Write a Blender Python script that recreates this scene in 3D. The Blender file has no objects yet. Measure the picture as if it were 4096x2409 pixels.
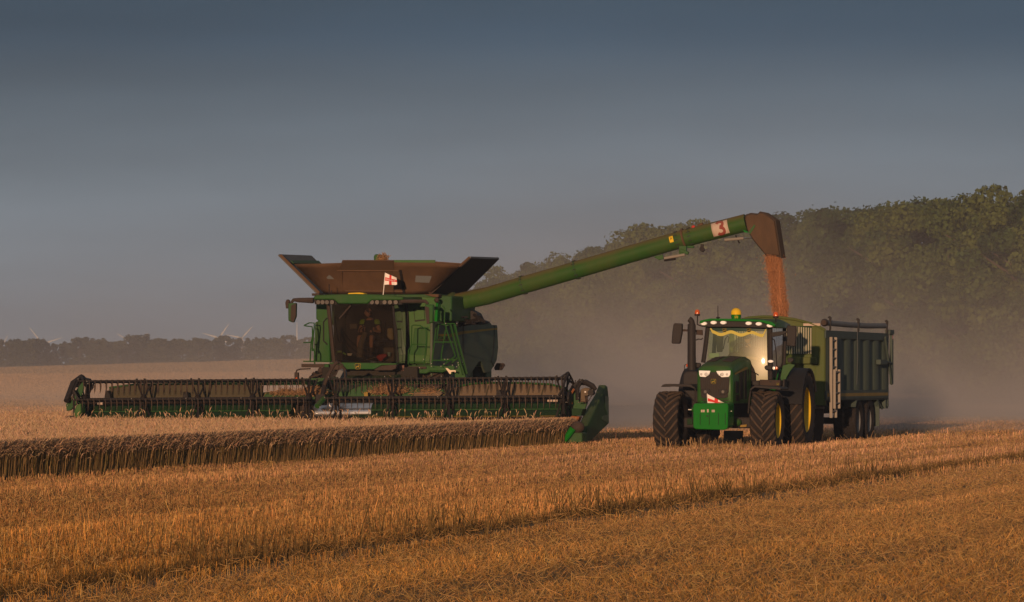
import bpy, bmesh, math, random
import numpy as np
from mathutils import Vector as V, Matrix, noise as mnoise
R = math.radians
# ------------------------------------------------------------------ camera, sky, sun, exposure
scn = bpy.context.scene
COL = scn.collection
CAMZ, F, CX, HY = 1.7, 4096*150/36, 2048.0, 1511.6
cd = bpy.data.cameras.new('camera'); cam = bpy.data.objects.new('camera', cd); COL.objects.link(cam)
cam.location = (0, 0, CAMZ); cam.rotation_euler = (R(90), 0, 0)
cd.lens = 150; cd.sensor_width = 36; cd.clip_end = 20000; cd.clip_start = 0.5
cd.shift_y = (HY-1204.5)/4096
scn.camera = cam
SUN_EL, SUN_AZ = 4.5, 9.8                     # degrees above the horizon; heading of the light, right of +Y
wd = bpy.data.worlds.new('World'); scn.world = wd; wd.use_nodes = True
nt = wd.node_tree; nt.nodes.clear()
def wn(t, **k):
    n = nt.nodes.new(t)
    for a, b in k.items(): setattr(n, a, b)
    return n
sky = wn('ShaderNodeTexSky', sky_type='NISHITA', sun_disc=False)
sky.sun_elevation = R(SUN_EL); sky.sun_rotation = R(180+SUN_AZ)
sky.air_density = 1.6; sky.dust_density = 3.0; sky.ozone_density = 2.5
tc = wn('ShaderNodeTexCoord'); mp = wn('ShaderNodeMapping'); mp.inputs['Scale'].default_value = (1.0, 1.0, 6.5)
nz = wn('ShaderNodeTexNoise'); nz.inputs['Scale'].default_value = 4.2; nz.inputs['Detail'].default_value = 4.0; nz.inputs['Roughness'].default_value = .5
sep = wn('ShaderNodeSeparateXYZ')
el = wn('ShaderNodeValToRGB')                   # storm-cloud colour with height: pale near the horizon, slate above
cr = el.color_ramp
cr.elements[0].position = 0.0; cr.elements[0].color = (.82, .90, 1.0, 1)
cr.elements[1].position = 1.0; cr.elements[1].color = (.72, .74, .78, 1)
for p, c in ((.022, (.75, .86, .97, 1)), (.045, (.53, .665, .79, 1)), (.066, (.285, .41, .54, 1)), (.080, (.110, .228, .372, 1)), (.10, (.08, .19, .325, 1)), (.14, (.14, .25, .39, 1)), (.3, (.40, .45, .52, 1))):
    e = cr.elements.new(p); e.color = c
br = wn('ShaderNodeMapRange'); br.inputs['From Min'].default_value = .3; br.inputs['From Max'].default_value = .7
br.inputs['To Min'].default_value = .76; br.inputs['To Max'].default_value = 1.18
mul = wn('ShaderNodeVectorMath', operation='MULTIPLY')
sc1 = wn('ShaderNodeVectorMath', operation='SCALE'); sc1.inputs['Scale'].default_value = 3.95
mixw = wn('ShaderNodeMix', data_type='RGBA'); mixw.inputs['Factor'].default_value = .88
bg = wn('ShaderNodeBackground'); bg.inputs['Strength'].default_value = .1
wo = wn('ShaderNodeOutputWorld')
L = nt.links.new
L(tc.outputs['Generated'], mp.inputs['Vector']); L(mp.outputs['Vector'], nz.inputs['Vector'])
L(tc.outputs['Generated'], sep.inputs[0]); L(sep.outputs['Z'], el.inputs['Fac'])
L(nz.outputs['Fac'], br.inputs['Value']); L(el.outputs['Color'], mul.inputs[0]); L(br.outputs['Result'], mul.inputs[1])
L(mul.outputs['Vector'], sc1.inputs[0])
L(sky.outputs['Color'], mixw.inputs['A']); L(sc1.outputs['Vector'], mixw.inputs['B'])
L(mixw.outputs['Result'], bg.inputs['Color']); L(bg.outputs['Background'], wo.inputs['Surface'])
sl = bpy.data.lights.new('sun', 'SUN'); so = bpy.data.objects.new('sun', sl); COL.objects.link(so)
sl.energy = 4.0; sl.angle = R(.55); sl.color = (1.0, .62, .36)
sd = V((math.sin(R(SUN_AZ))*math.cos(R(SUN_EL)), math.cos(R(SUN_AZ))*math.cos(R(SUN_EL)), -math.sin(R(SUN_EL))))
so.rotation_euler = sd.to_track_quat('-Z', 'Y').to_euler(); so.location = (-20, -40, 40)
scn.view_settings.view_transform = 'Standard'; scn.view_settings.look = 'None'
scn.view_settings.exposure = -0.07; scn.view_settings.gamma = 1.0; scn.view_settings.use_curve_mapping = False
scn.render.engine = 'CYCLES'
cy = scn.cycles
cy.max_bounces = 8; cy.diffuse_bounces = 3; cy.glossy_bounces = 3; cy.transmission_bounces = 4; cy.transparent_max_bounces = 24; cy.volume_bounces = 0
cy.use_denoising = True; cy.volume_step_rate = 1.0; cy.volume_max_steps = 96
cy.sample_clamp_indirect = 4.0

# ------------------------------------------------------------------ helpers
class Frame:
    """A machine's own axes: x to its photo-right side, y backwards along it, z up."""
    def __init__(s, ox, oy, deg, roll=0.0):
        s.o = (ox, oy); a = s.a = R(deg); s.roll = roll
        s.ex = (math.cos(a), -math.sin(a)); s.ey = (math.sin(a), math.cos(a))
    def f(s, XY, ly):
        u = (XY[0]-CX)/F; oo = s.o[0]*s.ey[0]+s.o[1]*s.ey[1]
        D = (ly+oo)/(u*s.ey[0]+s.ey[1])
        lx = (u*D-s.o[0])*s.ex[0]+(D-s.o[1])*s.ex[1]
        return V((lx, ly, CAMZ-(XY[1]-HY)/F*D-s.roll*lx))
    def s(s, XY, lx):
        u = (XY[0]-CX)/F; oo = s.o[0]*s.ex[0]+s.o[1]*s.ex[1]
        D = (lx+oo)/(u*s.ex[0]+s.ex[1])
        ly = (u*D-s.o[0])*s.ey[0]+(D-s.o[1])*s.ey[1]
        return V((lx, ly, CAMZ-(XY[1]-HY)/F*D-s.roll*lx))
    def place(s, o, lx=0, ly=0, lz=0):
        o.location = (s.o[0]+lx*s.ex[0]+ly*s.ey[0], s.o[1]+lx*s.ex[1]+ly*s.ey[1], lz)
        o.rotation_euler = (0, -math.atan(s.roll), -s.a)
def Z(x0, y0, k): return lambda x, y: (x0+x/k, y0+y/k)
q1 = Z(1050, 960, 2.2909); q2 = Z(200, 1430, 2.1); q3 = Z(1300, 1430, 2.1); q4 = Z(1800, 800, 1.8)
q5 = Z(2600, 1200, 2.39); q6 = Z(2950, 1200, 2.39)
c1 = Z(1120, 1160, 3.9); c2 = Z(1380, 1160, 3.9); c3 = Z(1640, 1160, 3.89)
h4 = Z(240, 1480, 6.737); h5 = Z(2160, 1480, 4.631); g6 = Z(1100, 1000, 5.04); g7 = Z(1600, 1000, 4.94); a8 = Z(2560, 820, 3.087)

def tag(o, label=None, cat=None, group=None, kind=None):
    for k, v in (('label', label), ('category', cat), ('group', group), ('kind', kind)):
        if v: o[k] = v
    return o
def thing(name, label, cat, frame=None, at=(0, 0, 0), group=None):
    o = bpy.data.objects.new(name, None); COL.objects.link(o); o.empty_display_size = .3
    if frame: frame.place(o, *at)
    else: o.location = at
    return tag(o, label, cat, group)
class MB:
    def __init__(s): s.v = []; s.f = []; s.m = []; s.cur = 0
    def add(s, vs, fs):
        n = len(s.v); s.v += [tuple(p) for p in vs]
        for f in fs: s.f.append([n+i for i in f]); s.m.append(s.cur)
        return s
    def bx(s, x0, x1, y0, y1, z0, z1):
        return s.add([(x, y, z) for x in (x0, x1) for y in (y0, y1) for z in (z0, z1)],
                     [(0, 1, 3, 2), (4, 6, 7, 5), (0, 4, 5, 1), (2, 3, 7, 6), (0, 2, 6, 4), (1, 5, 7, 3)])
    def bar(s, p, q, w, h, up=(0, 0, 1)):
        p = V(p); q = V(q); d = (q-p).normalized(); u = V(up)
        if abs(d.dot(u)) > .98: u = V((0, 1, 0))
        a = d.cross(u).normalized()*(w/2); b = a.cross(d).normalized()*(h/2)
        return s.add([p-a-b, p+a-b, p+a+b, p-a+b, q-a-b, q+a-b, q+a+b, q-a+b],
                     [(0, 1, 2, 3), (4, 7, 6, 5), (0, 4, 5, 1), (1, 5, 6, 2), (2, 6, 7, 3), (3, 7, 4, 0)])
    def loft(s, loops, cap=True, closed=False):
        n = len(loops[0]); vs = [p for l in loops for p in l]; fs = []
        m = len(loops)
        for i in range(m if closed else m-1):
            a = i*n; b = ((i+1) % m)*n
            for j in range(n):
                k = (j+1) % n; fs.append((a+j, a+k, b+k, b+j))
        if cap and not closed: fs.append(tuple(range(n))); fs.append(tuple((m-1)*n+j for j in range(n)))
        return s.add(vs, fs)
    def prism(s, pts, d):
        d = V(d); return s.loft([[V(p) for p in pts], [V(p)+d for p in pts]])
    def tube(s, pts, r, n=8, cap=True):
        pts = [V(p) for p in pts]; rs = r if isinstance(r, (list, tuple)) else [r]*len(pts); loops = []
        d0 = (pts[1]-pts[0]).normalized(); ref = V((0, 0, 1)) if abs(d0.z) < .9 else V((1, 0, 0))
        a = d0.cross(ref).normalized()
        for i, p in enumerate(pts):
            if i == 0: d = pts[1]-p
            elif i == len(pts)-1: d = p-pts[i-1]
            else: d = (pts[i+1]-p).normalized()+(p-pts[i-1]).normalized()
            d.normalize(); a = (a-d*a.dot(d)).normalized(); b = d.cross(a)
            loops.append([p+(a*math.cos(t)+b*math.sin(t))*rs[i] for t in (2*math.pi*j/n for j in range(n))])
        return s.loft(loops, cap)
    def lathe(s, prof, c, ax, n=24, closed=False, cap=True):
        """prof: (distance along the axis, radius)"""
        ax = V(ax).normalized(); ref = V((0, 0, 1)) if abs(ax.z) < .9 else V((0, 1, 0))
        a = ax.cross(ref).normalized(); b = ax.cross(a); c = V(c)
        return s.loft([[c+ax*h+(a*math.cos(t)+b*math.sin(t))*max(r, 1e-4) for t in (2*math.pi*j/n for j in range(n))] for h, r in prof], cap, closed)
    def ball(s, c, r, n=12):
        r = r if isinstance(r, (tuple, list)) else (r, r, r); c = V(c)
        return s.loft([[c+V((r[0]*math.sin(t)*math.cos(q), r[1]*math.sin(t)*math.sin(q), -r[2]*math.cos(t))) for q in (2*math.pi*j/n for j in range(n))]
                       for t in [max(.02, min(math.pi-.02, math.pi*i/(n//2+2))) for i in range(n//2+3)]])
    def grid(s, rows):
        n = len(rows[0]); m = len(rows)
        return s.add([p for r_ in rows for p in r_], [(i*n+j, i*n+j+1, (i+1)*n+j+1, (i+1)*n+j) for i in range(m-1) for j in range(n-1)])
    def build(s, name, mat, parent=None, bevel=0, smooth=35, recalc=True, solid=0, off=-1):
        while parent and parent.parent and parent.parent.parent: parent = parent.parent     # thing > part > sub-part, no deeper
        me = bpy.data.meshes.new(name); me.from_pydata(s.v, [], s.f)
        mats = mat if isinstance(mat, (list, tuple)) else [mat]
        for m in mats: me.materials.append(m)
        me.polygons.foreach_set('material_index', s.m)
        if recalc:
            bm = bmesh.new(); bm.from_mesh(me); bmesh.ops.recalc_face_normals(bm, faces=bm.faces); bm.to_mesh(me); bm.free()
        if smooth:
            me.polygons.foreach_set('use_smooth', [True]*len(me.polygons)); me.set_sharp_from_angle(angle=R(smooth))
        o = bpy.data.objects.new(name, me); COL.objects.link(o); o.parent = parent
        if solid:
            m = o.modifiers.new('thickness', 'SOLIDIFY'); m.thickness = solid; m.offset = off
        if bevel:
            m = o.modifiers.new('bevel', 'BEVEL'); m.width = bevel; m.segments = 2; m.limit_method = 'ANGLE'; m.angle_limit = R(40); m.harden_normals = False
        return o
def arc(c, r, a0, a1, n, ax='yz'):
    out = []
    for i in range(n+1):
        t = R(a0+(a1-a0)*i/n); u, w = r*math.cos(t), r*math.sin(t)
        out.append(V((c[0]+u, c[1], c[2]+w)) if ax == 'xz' else V((c[0], c[1]+u, c[2]+w)))
    return out
def rnd_poly(pts, r, n=3):
    """round the corners of a closed polygon of Vectors"""
    out = []; m = len(pts)
    for i in range(m):
        p0, p, p1 = V(pts[i-1]), V(pts[i]), V(pts[(i+1) % m])
        a = (p0-p); b = (p1-p); k = min(r, a.length*.45, b.length*.45)
        a = p+a.normalized()*k; b = p+b.normalized()*k
        for j in range(n+1):
            t = j/n; out.append(a*(1-t)**2+p*2*t*(1-t)+b*t*t)
    return out

# ------------------------------------------------------------------ materials
def mat_nodes(name):
    m = bpy.data.materials.new(name); m.use_nodes = True; n = m.node_tree; b = n.nodes['Principled BSDF']
    return m, n, b
def paint(name, col, rough=.4, dust=.35, dcol=(.20, .125, .075), metal=0, scale=2.2, spec=.13, up=.35, bump=0.0, coat=0.0):
    """coloured surface under an uneven film of field dust, thicker on ledges and in streaks"""
    m, n, b = mat_nodes(name); L = n.links.new; N = n.nodes.new
    tc = N('ShaderNodeTexCoord'); a = N('ShaderNodeTexNoise'); a.inputs['Scale'].default_value = scale; a.inputs['Detail'].default_value = 7; a.inputs['Roughness'].default_value = .65
    mp = N('ShaderNodeMapping'); mp.inputs['Scale'].default_value = (1, 1, .35); L(tc.outputs['Object'], mp.inputs[0]); L(mp.outputs[0], a.inputs['Vector'])
    r = N('ShaderNodeMapRange'); r.inputs['From Min'].default_value = .38; r.inputs['From Max'].default_value = .72; r.inputs['To Min'].default_value = dust*.35; r.inputs['To Max'].default_value = dust
    L(a.outputs['Fac'], r.inputs['Value'])
    g = N('ShaderNodeNewGeometry'); sx = N('ShaderNodeSeparateXYZ'); L(g.outputs['Normal'], sx.inputs[0])
    u = N('ShaderNodeMapRange'); u.inputs['From Min'].default_value = .3; u.inputs['From Max'].default_value = .95; u.inputs['To Max'].default_value = up
    L(sx.outputs['Z'], u.inputs['Value'])
    ad = N('ShaderNodeMath'); ad.operation = 'ADD'; ad.use_clamp = True; L(r.outputs[0], ad.inputs[0]); L(u.outputs[0], ad.inputs[1])
    mx = N('ShaderNodeMix'); mx.data_type = 'RGBA'; mx.inputs['A'].default_value = (*col, 1); mx.inputs['B'].default_value = (*dcol, 1)
    L(ad.outputs[0], mx.inputs['Factor']); L(mx.outputs['Result'], b.inputs['Base Color'])
    rr = N('ShaderNodeMapRange'); rr.inputs['To Min'].default_value = rough; rr.inputs['To Max'].default_value = .95; L(ad.outputs[0], rr.inputs['Value']); L(rr.outputs[0], b.inputs['Roughness'])
    b.inputs['Metallic'].default_value = metal; b.inputs['Specular IOR Level'].default_value = spec
    if coat: b.inputs['Coat Weight'].default_value = coat; b.inputs['Coat Roughness'].default_value = .12
    if bump:
        bp = N('ShaderNodeBump'); bp.inputs['Strength'].default_value = bump; bp.inputs['Distance'].default_value = .02
        L(a.outputs['Fac'], bp.inputs['Height']); L(bp.outputs[0], b.inputs['Normal'])
    return m
def glass(name, tint=(.55, .58, .5), refl=.10, rough=.02, film=0.0, fcol=(.35, .28, .18), lobe=0.0):
    m, n, b = mat_nodes(name); n.nodes.remove(b); L = n.links.new; N = n.nodes.new
    out = n.nodes['Material Output']
    t = N('ShaderNodeBsdfTransparent'); t.inputs[0].default_value = (*tint, 1)
    g = N('ShaderNodeBsdfGlossy'); g.inputs['Roughness'].default_value = rough; g.inputs['Color'].default_value = (1, 1, 1, 1)
    lw = N('ShaderNodeLayerWeight'); lw.inputs['Blend'].default_value = .25
    mr = N('ShaderNodeMapRange'); mr.inputs['To Min'].default_value = refl; mr.inputs['To Max'].default_value = .8; L(lw.outputs['Facing'], mr.inputs['Value'])
    x = N('ShaderNodeMixShader'); L(mr.outputs[0], x.inputs[0]); L(t.outputs[0], x.inputs[1]); L(g.outputs[0], x.inputs[2]); cur = x
    if lobe:
        g2 = N('ShaderNodeBsdfGlossy'); g2.inputs['Roughness'].default_value = .30; g2.inputs['Color'].default_value = (1, .95, .8, 1)
        y = N('ShaderNodeMixShader'); y.inputs[0].default_value = lobe; L(cur.outputs[0], y.inputs[1]); L(g2.outputs[0], y.inputs[2]); cur = y
    if film:
        d = N('ShaderNodeBsdfDiffuse'); d.inputs[0].default_value = (*fcol, 1)
        nz = N('ShaderNodeTexNoise'); nz.inputs['Scale'].default_value = 2.0; nz.inputs['Detail'].default_value = 5
        tc = N('ShaderNodeTexCoord'); L(tc.outputs['Object'], nz.inputs['Vector'])
        r = N('ShaderNodeMapRange'); r.inputs['From Min'].default_value = .3; r.inputs['From Max'].default_value = .7; r.inputs['To Min'].default_value = film*.5; r.inputs['To Max'].default_value = film*1.5
        L(nz.outputs['Fac'], r.inputs['Value'])
        y = N('ShaderNodeMixShader'); L(r.outputs[0], y.inputs[0]); L(cur.outputs[0], y.inputs[1]); L(d.outputs[0], y.inputs[2]); cur = y
    L(cur.outputs[0], out.inputs['Surface'])
    return m
M = {}
M['green'] = paint('green_paint', (.010, .080, .011), .2, .34, dcol=(.07, .06, .03))
M['green_clean'] = paint('clean_green_paint', (.007, .14, .012), .14, .07, dcol=(.07, .07, .03), up=.12)
M['green_shade'] = paint('weathered_green', (.014, .075, .02), .45, .35, dcol=(.09, .07, .04))
M['auger'] = paint('dust_coated_auger_green', (.012, .074, .008), .45, .35, dcol=(.115, .080, .032), up=.75)
M['trough'] = paint('grimy_green_trough', (.003, .034, .006), .5, .45, dcol=(.022, .018, .011), up=.2)
M['tan_left'] = paint('dark_olive_backsheet', (.055, .048, .030), .8, .5, dcol=(.095, .075, .048))  # darker, greener tone than the right back sheet; also on its folds
M['fender'] = paint('blue_black_fender', (.012, .012, .014), .55, .25, dcol=(.03, .026, .024), up=.12)
M['flap_in'] = paint('sky_lit_inner_steel', (.10, .098, .092), .6, .4, dcol=(.10, .078, .06), up=.1)  # grey lightened for the sky reflected on the left flap
M['badge'] = paint('badge_yellow', (.34, .22, .012), .5, .2, dcol=(.2, .14, .05))
M['badge_field'] = paint('badge_dark_green', (.006, .025, .008), .5, .1)
M['bolt'] = paint('plated_bolt', (.35, .33, .30), .4, .3, dcol=(.2, .14, .1), metal=.5)
M['green_pale'] = paint('dusty_pale_green', (.022, .105, .019), .22, .5, dcol=(.10, .105, .04))
M['tank'] = paint('rusty_brown_canvas', (.075, .043, .025), .85, .55, dcol=(.14, .08, .045), bump=.3, scale=4, up=.2)
M['flap'] = paint('shaded_brown_steel', (.040, .030, .024), .75, .4, dcol=(.075, .052, .038), up=.1)  # brown darkened for the shadow on the right flap's outside
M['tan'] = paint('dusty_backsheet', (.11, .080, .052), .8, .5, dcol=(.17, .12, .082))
M['black'] = paint('black_steel', (.012, .011, .012), .45, .28, dcol=(.06, .042, .032), up=.15)
M['reelb'] = paint('dirty_reel_steel', (.014, .012, .012), .45, .35, dcol=(.055, .038, .030), up=.2)
M['tine'] = paint('dusty_tine_plastic', (.045, .032, .026), .6, .45, dcol=(.14, .085, .058), up=.1)
M['plastic'] = paint('black_plastic', (.018, .017, .018), .5, .3, dcol=(.07, .05, .04), up=.15)
M['brownp'] = paint('brown_dusty_plastic', (.03, .022, .018), .6, .6, dcol=(.085, .055, .042), up=.2)
M['rubber'] = paint('tyre_rubber', (.013, .012, .013), .85, .4, dcol=(.048, .036, .028), scale=5, up=.05, bump=.15)
M['lug'] = paint('muddy_lug_rubber', (.036, .028, .024), .9, .7, dcol=(.12, .080, .054), scale=6, up=.05)
M['yellow'] = paint('yellow_rim_paint', (.72, .46, .015), .4, .12, dcol=(.25, .17, .06))
M['yellow_d'] = paint('dull_yellow_tape', (.30, .19, .03), .5, .4, dcol=(.12, .09, .05))
M['chrome'] = paint('bare_steel', (.62, .62, .62), .22, .12, dcol=(.3, .2, .12), metal=1)
M['drum'] = paint('polished_feed_drum', (.75, .74, .74), .18, .10, dcol=(.35, .22, .14), metal=1)
M['alu'] = paint('dull_aluminium', (.23, .21, .185), .6, .25, dcol=(.35, .25, .17), metal=.35)
M['white'] = paint('off_white', (.72, .68, .64), .5, .12, dcol=(.4, .3, .22), up=.1)
M['redp'] = paint('red_paint', (.48, .035, .025), .45, .2, dcol=(.2, .1, .07))
M['sticker'] = paint('dirty_white_sticker', (.50, .40, .33), .6, .5, dcol=(.34, .22, .15), scale=7)
M['stred'] = paint('faded_red_sticker', (.25, .045, .035), .6, .35, dcol=(.2, .1, .07), scale=7)
M['amber'] = paint('amber_lens', (.50, .085, .010), .12, .05, dcol=(.4, .15, .05), coat=.6)
M['lens'] = paint('lamp_lens', (.93, .93, .93), .1, .03, dcol=(.5, .45, .4), spec=.5)
M['lens_d'] = paint('unlit_lamp_lens', (.10, .095, .09), .15, .3, dcol=(.15, .11, .08), metal=.6)
M['interior'] = paint('cab_interior', (.022, .019, .016), .8, .3, dcol=(.05, .038, .028))
M['beige'] = paint('beige_cab_plastic', (.16, .13, .09), .7, .3, dcol=(.1, .08, .05))
M['trailer'] = paint('shaded_trailer_green', (.044, .068, .058), .5, .4, dcol=(.09, .088, .075), up=.2)  # trailer green with the shade of its sides mixed into the colour
M['trailer_front'] = paint('sunlit_trailer_green', (.050, .085, .018), .4, .45, dcol=(.15, .12, .04), up=.2)  # same trailer green, golden sunlight mixed into the colour
M['tarp'] = paint('grey_rolled_tarp', (.15, .16, .17), .7, .4, dcol=(.15, .13, .11))
M['skin'] = paint('skin', (.42, .22, .15), .5, .1, dcol=(.35, .18, .12), up=0)
M['shirt'] = paint('dark_navy_cloth', (.012, .013, .018), .9, .15, dcol=(.05, .04, .035), up=.05)
M['shorts'] = paint('charcoal_cloth', (.02, .019, .018), .9, .2, dcol=(.05, .04, .03), up=.05)
M['hivis'] = paint('high_visibility_yellow', (.22, .42, .012), .7, .05)
M['hair'] = paint('dark_hair', (.02, .013, .009), .6, .1)
M['boot'] = paint('boot_leather', (.03, .02, .014), .6, .3)
M['glass'] = glass('cab_glass', (.38, .35, .29), .05, .02, .10, (.07, .05, .035))
M['wglass'] = glass('windscreen_glass', (.66, .78, .60), .07, .022, .16, (.30, .37, .14), lobe=.03)
M['sglass'] = glass('side_window_glass', (.30, .36, .34), .10, .02, .05)
M['orange_rust'] = paint('orange_rusted_plate', (.22, .075, .025), .7, .4, dcol=(.17, .08, .04))
M['grain'] = paint('wheat_grain', (.42, .185, .085), .95, .6, dcol=(.27, .105, .045), scale=22, up=0, bump=.8)
M['straw'] = paint('loose_straw', (.30, .17, .08), .8, .5, dcol=(.2, .1, .05), scale=9, up=0)
# ------------------------------------------------------------------ the field
HF = Frame(-4.78, 107.6, 14.5, roll=.0073)      # header axes: x=0,y=0 under the middle of the reel
CF = Frame(-4.78, 107.6, 14.5)
def to_c(x, y):
    dx = x-CF.o[0]; dy = y-CF.o[1]
    return dx*CF.ex[0]+dy*CF.ex[1], dx*CF.ey[0]+dy*CF.ey[1]
def from_c(lx, ly): return CF.o[0]+lx*CF.ex[0]+ly*CF.ey[0], CF.o[1]+lx*CF.ex[1]+ly*CF.ey[1]
def gh(x, y):
    """rise of the land towards the far hedge"""
    t = np.clip((np.asarray(y, float)-420)/900, 0, 1.6); s = np.where(t < 1, t*t*(3-2*t), 1+(t-1)*.6)
    side = np.clip(7.6+.034*(np.asarray(x, float)+50), 1.5, 9)
    right = np.clip(1-(np.asarray(x, float)-5)/60, 0, 1)
    return s*side*np.where(np.asarray(x, float) > 5, np.maximum(right, .0), 1)
EDGE = 6.65
def is_wheat(lx, ly): return ((lx < EDGE) & (ly < -.45)) | (lx < -7.1)

def ground_mat():
    m, n, b = mat_nodes('straw_littered_soil'); L = n.links.new; N = n.nodes.new
    tc = N('ShaderNodeTexCoord')
    a = N('ShaderNodeTexNoise'); a.inputs['Scale'].default_value = 9; a.inputs['Detail'].default_value = 8; a.inputs['Roughness'].default_value = .75
    L(tc.outputs['Object'], a.inputs['Vector'])
    c = N('ShaderNodeTexNoise'); c.inputs['Scale'].default_value = .05; c.inputs['Detail'].default_value = 3; L(tc.outputs['Object'], c.inputs['Vector'])
    r = N('ShaderNodeValToRGB'); r.color_ramp.elements[0].position = .35; r.color_ramp.elements[0].color = (.10, .058, .03, 1)
    r.color_ramp.elements[1].position = .62; r.color_ramp.elements[1].color = (.30, .19, .095, 1); L(a.outputs['Fac'], r.inputs['Fac'])
    mx = N('ShaderNodeMix'); mx.data_type = 'RGBA'; mx.blend_type = 'MULTIPLY'; mx.inputs['Factor'].default_value = .5
    r2 = N('ShaderNodeMapRange'); r2.inputs['From Min'].default_value = .3; r2.inputs['From Max'].default_value = .7; r2.inputs['To Min'].default_value = .7; r2.inputs['To Max'].default_value = 1.15
    L(c.outputs['Fac'], r2.inputs['Value']); L(r.outputs['Color'], mx.inputs['A']); L(r2.outputs[0], mx.inputs['B']); L(mx.outputs['Result'], b.inputs['Base Color'])
    b.inputs['Roughness'].default_value = 1; b.inputs['Specular IOR Level'].default_value = .1
    bp = N('ShaderNodeBump'); bp.inputs['Strength'].default_value = .6; bp.inputs['Distance'].default_value = .05; L(a.outputs['Fac'], bp.inputs['Height']); L(bp.outputs[0], b.inputs['Normal'])
    return m
ys = np.concatenate([np.arange(-40, 200, 12), np.geomspace(200, 2600, 60)])
xs = np.concatenate([-np.geomspace(900, 20, 24), np.arange(-15, 16, 5), np.geomspace(20, 900, 24)])
gx, gy = np.meshgrid(xs, ys); gz = gh(gx, gy)
g = MB(); g.grid([[(gx[i, j], gy[i, j], float(gz[i, j])) for j in range(len(xs))] for i in range(len(ys))])
go = g.build('field_ground', ground_mat(), smooth=180); tag(go, kind='structure')

def attr_mat(name, trans=.0, rough=.9):
    m, n, b = mat_nodes(name); L = n.links.new; N = n.nodes.new
    at = N('ShaderNodeAttribute'); at.attribute_name = 'tone'
    b.inputs['Roughness'].default_value = rough; b.inputs['Specular IOR Level'].default_value = .15
    L(at.outputs['Color'], b.inputs['Base Color'])
    if trans:
        t = N('ShaderNodeBsdfTranslucent'); L(at.outputs['Color'], t.inputs[0]); x = N('ShaderNodeMixShader'); x.inputs[0].default_value = trans
        L(b.outputs[0], x.inputs[1]); L(t.outputs[0], x.inputs[2]); L(x.outputs[0], n.nodes['Material Output'].inputs['Surface'])
    return m
def quads_mesh(name, Q, C, mat):
    """Q (n,4,3) quads and C (n,3) colours -> one object"""
    n = len(Q); me = bpy.data.meshes.new(name)
    me.vertices.add(n*4); me.vertices.foreach_set('co', np.ascontiguousarray(Q, dtype=np.float32).ravel())
    me.loops.add(n*4); me.loops.foreach_set('vertex_index', np.arange(n*4, dtype=np.int32))
    me.polygons.add(n); me.polygons.foreach_set('loop_start', np.arange(0, n*4, 4, dtype=np.int32))
    me.update(calc_edges=True)
    a = me.attributes.new('tone', 'FLOAT_COLOR', 'POINT')
    c4 = np.ones((n, 4, 4), np.float32); c4[:, :, :3] = C[:, None, :]
    a.data.foreach_set('color', c4.ravel()); me.materials.append(mat)
    o = bpy.data.objects.new(name, me); COL.objects.link(o); return o
rng = np.random.default_rng(7)
def blades(x, y, z, h, w, lean, ldir, col, ang=None):
    n = len(x); a = rng.uniform(0, np.pi, n) if ang is None else ang
    wx = np.cos(a)*w/2; wy = np.sin(a)*w/2
    tx = x+np.cos(ldir)*lean; ty = y+np.sin(ldir)*lean
    Q = np.empty((n, 4, 3))
    Q[:, 0] = np.stack([x-wx, y-wy, z], 1); Q[:, 1] = np.stack([x+wx, y+wy, z], 1)
    Q[:, 2] = np.stack([tx+wx*.7, ty+wy*.7, z+h], 1); Q[:, 3] = np.stack([tx-wx*.7, ty-wy*.7, z+h], 1)
    return Q, col
def lowf(x, y, s, seed=0):
    r = np.random.default_rng(seed); out = 0
    for k in range(7):
        t = r.uniform(0, 6.28); fr = s*r.uniform(.5, 2.0); out = out+np.sin((x*np.cos(t)+y*np.sin(t))*fr+r.uniform(0, 6.28))
    return out/7**.5
def trapezoid(d0, d1, n, half=.150):
    D = np.sqrt(rng.uniform(d0**2, d1**2, n)); return rng.uniform(-1, 1, n)*(half*D+1.6), D
Qs, Cs = [], []
BASE = np.array([.45, .265, .105])
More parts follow.
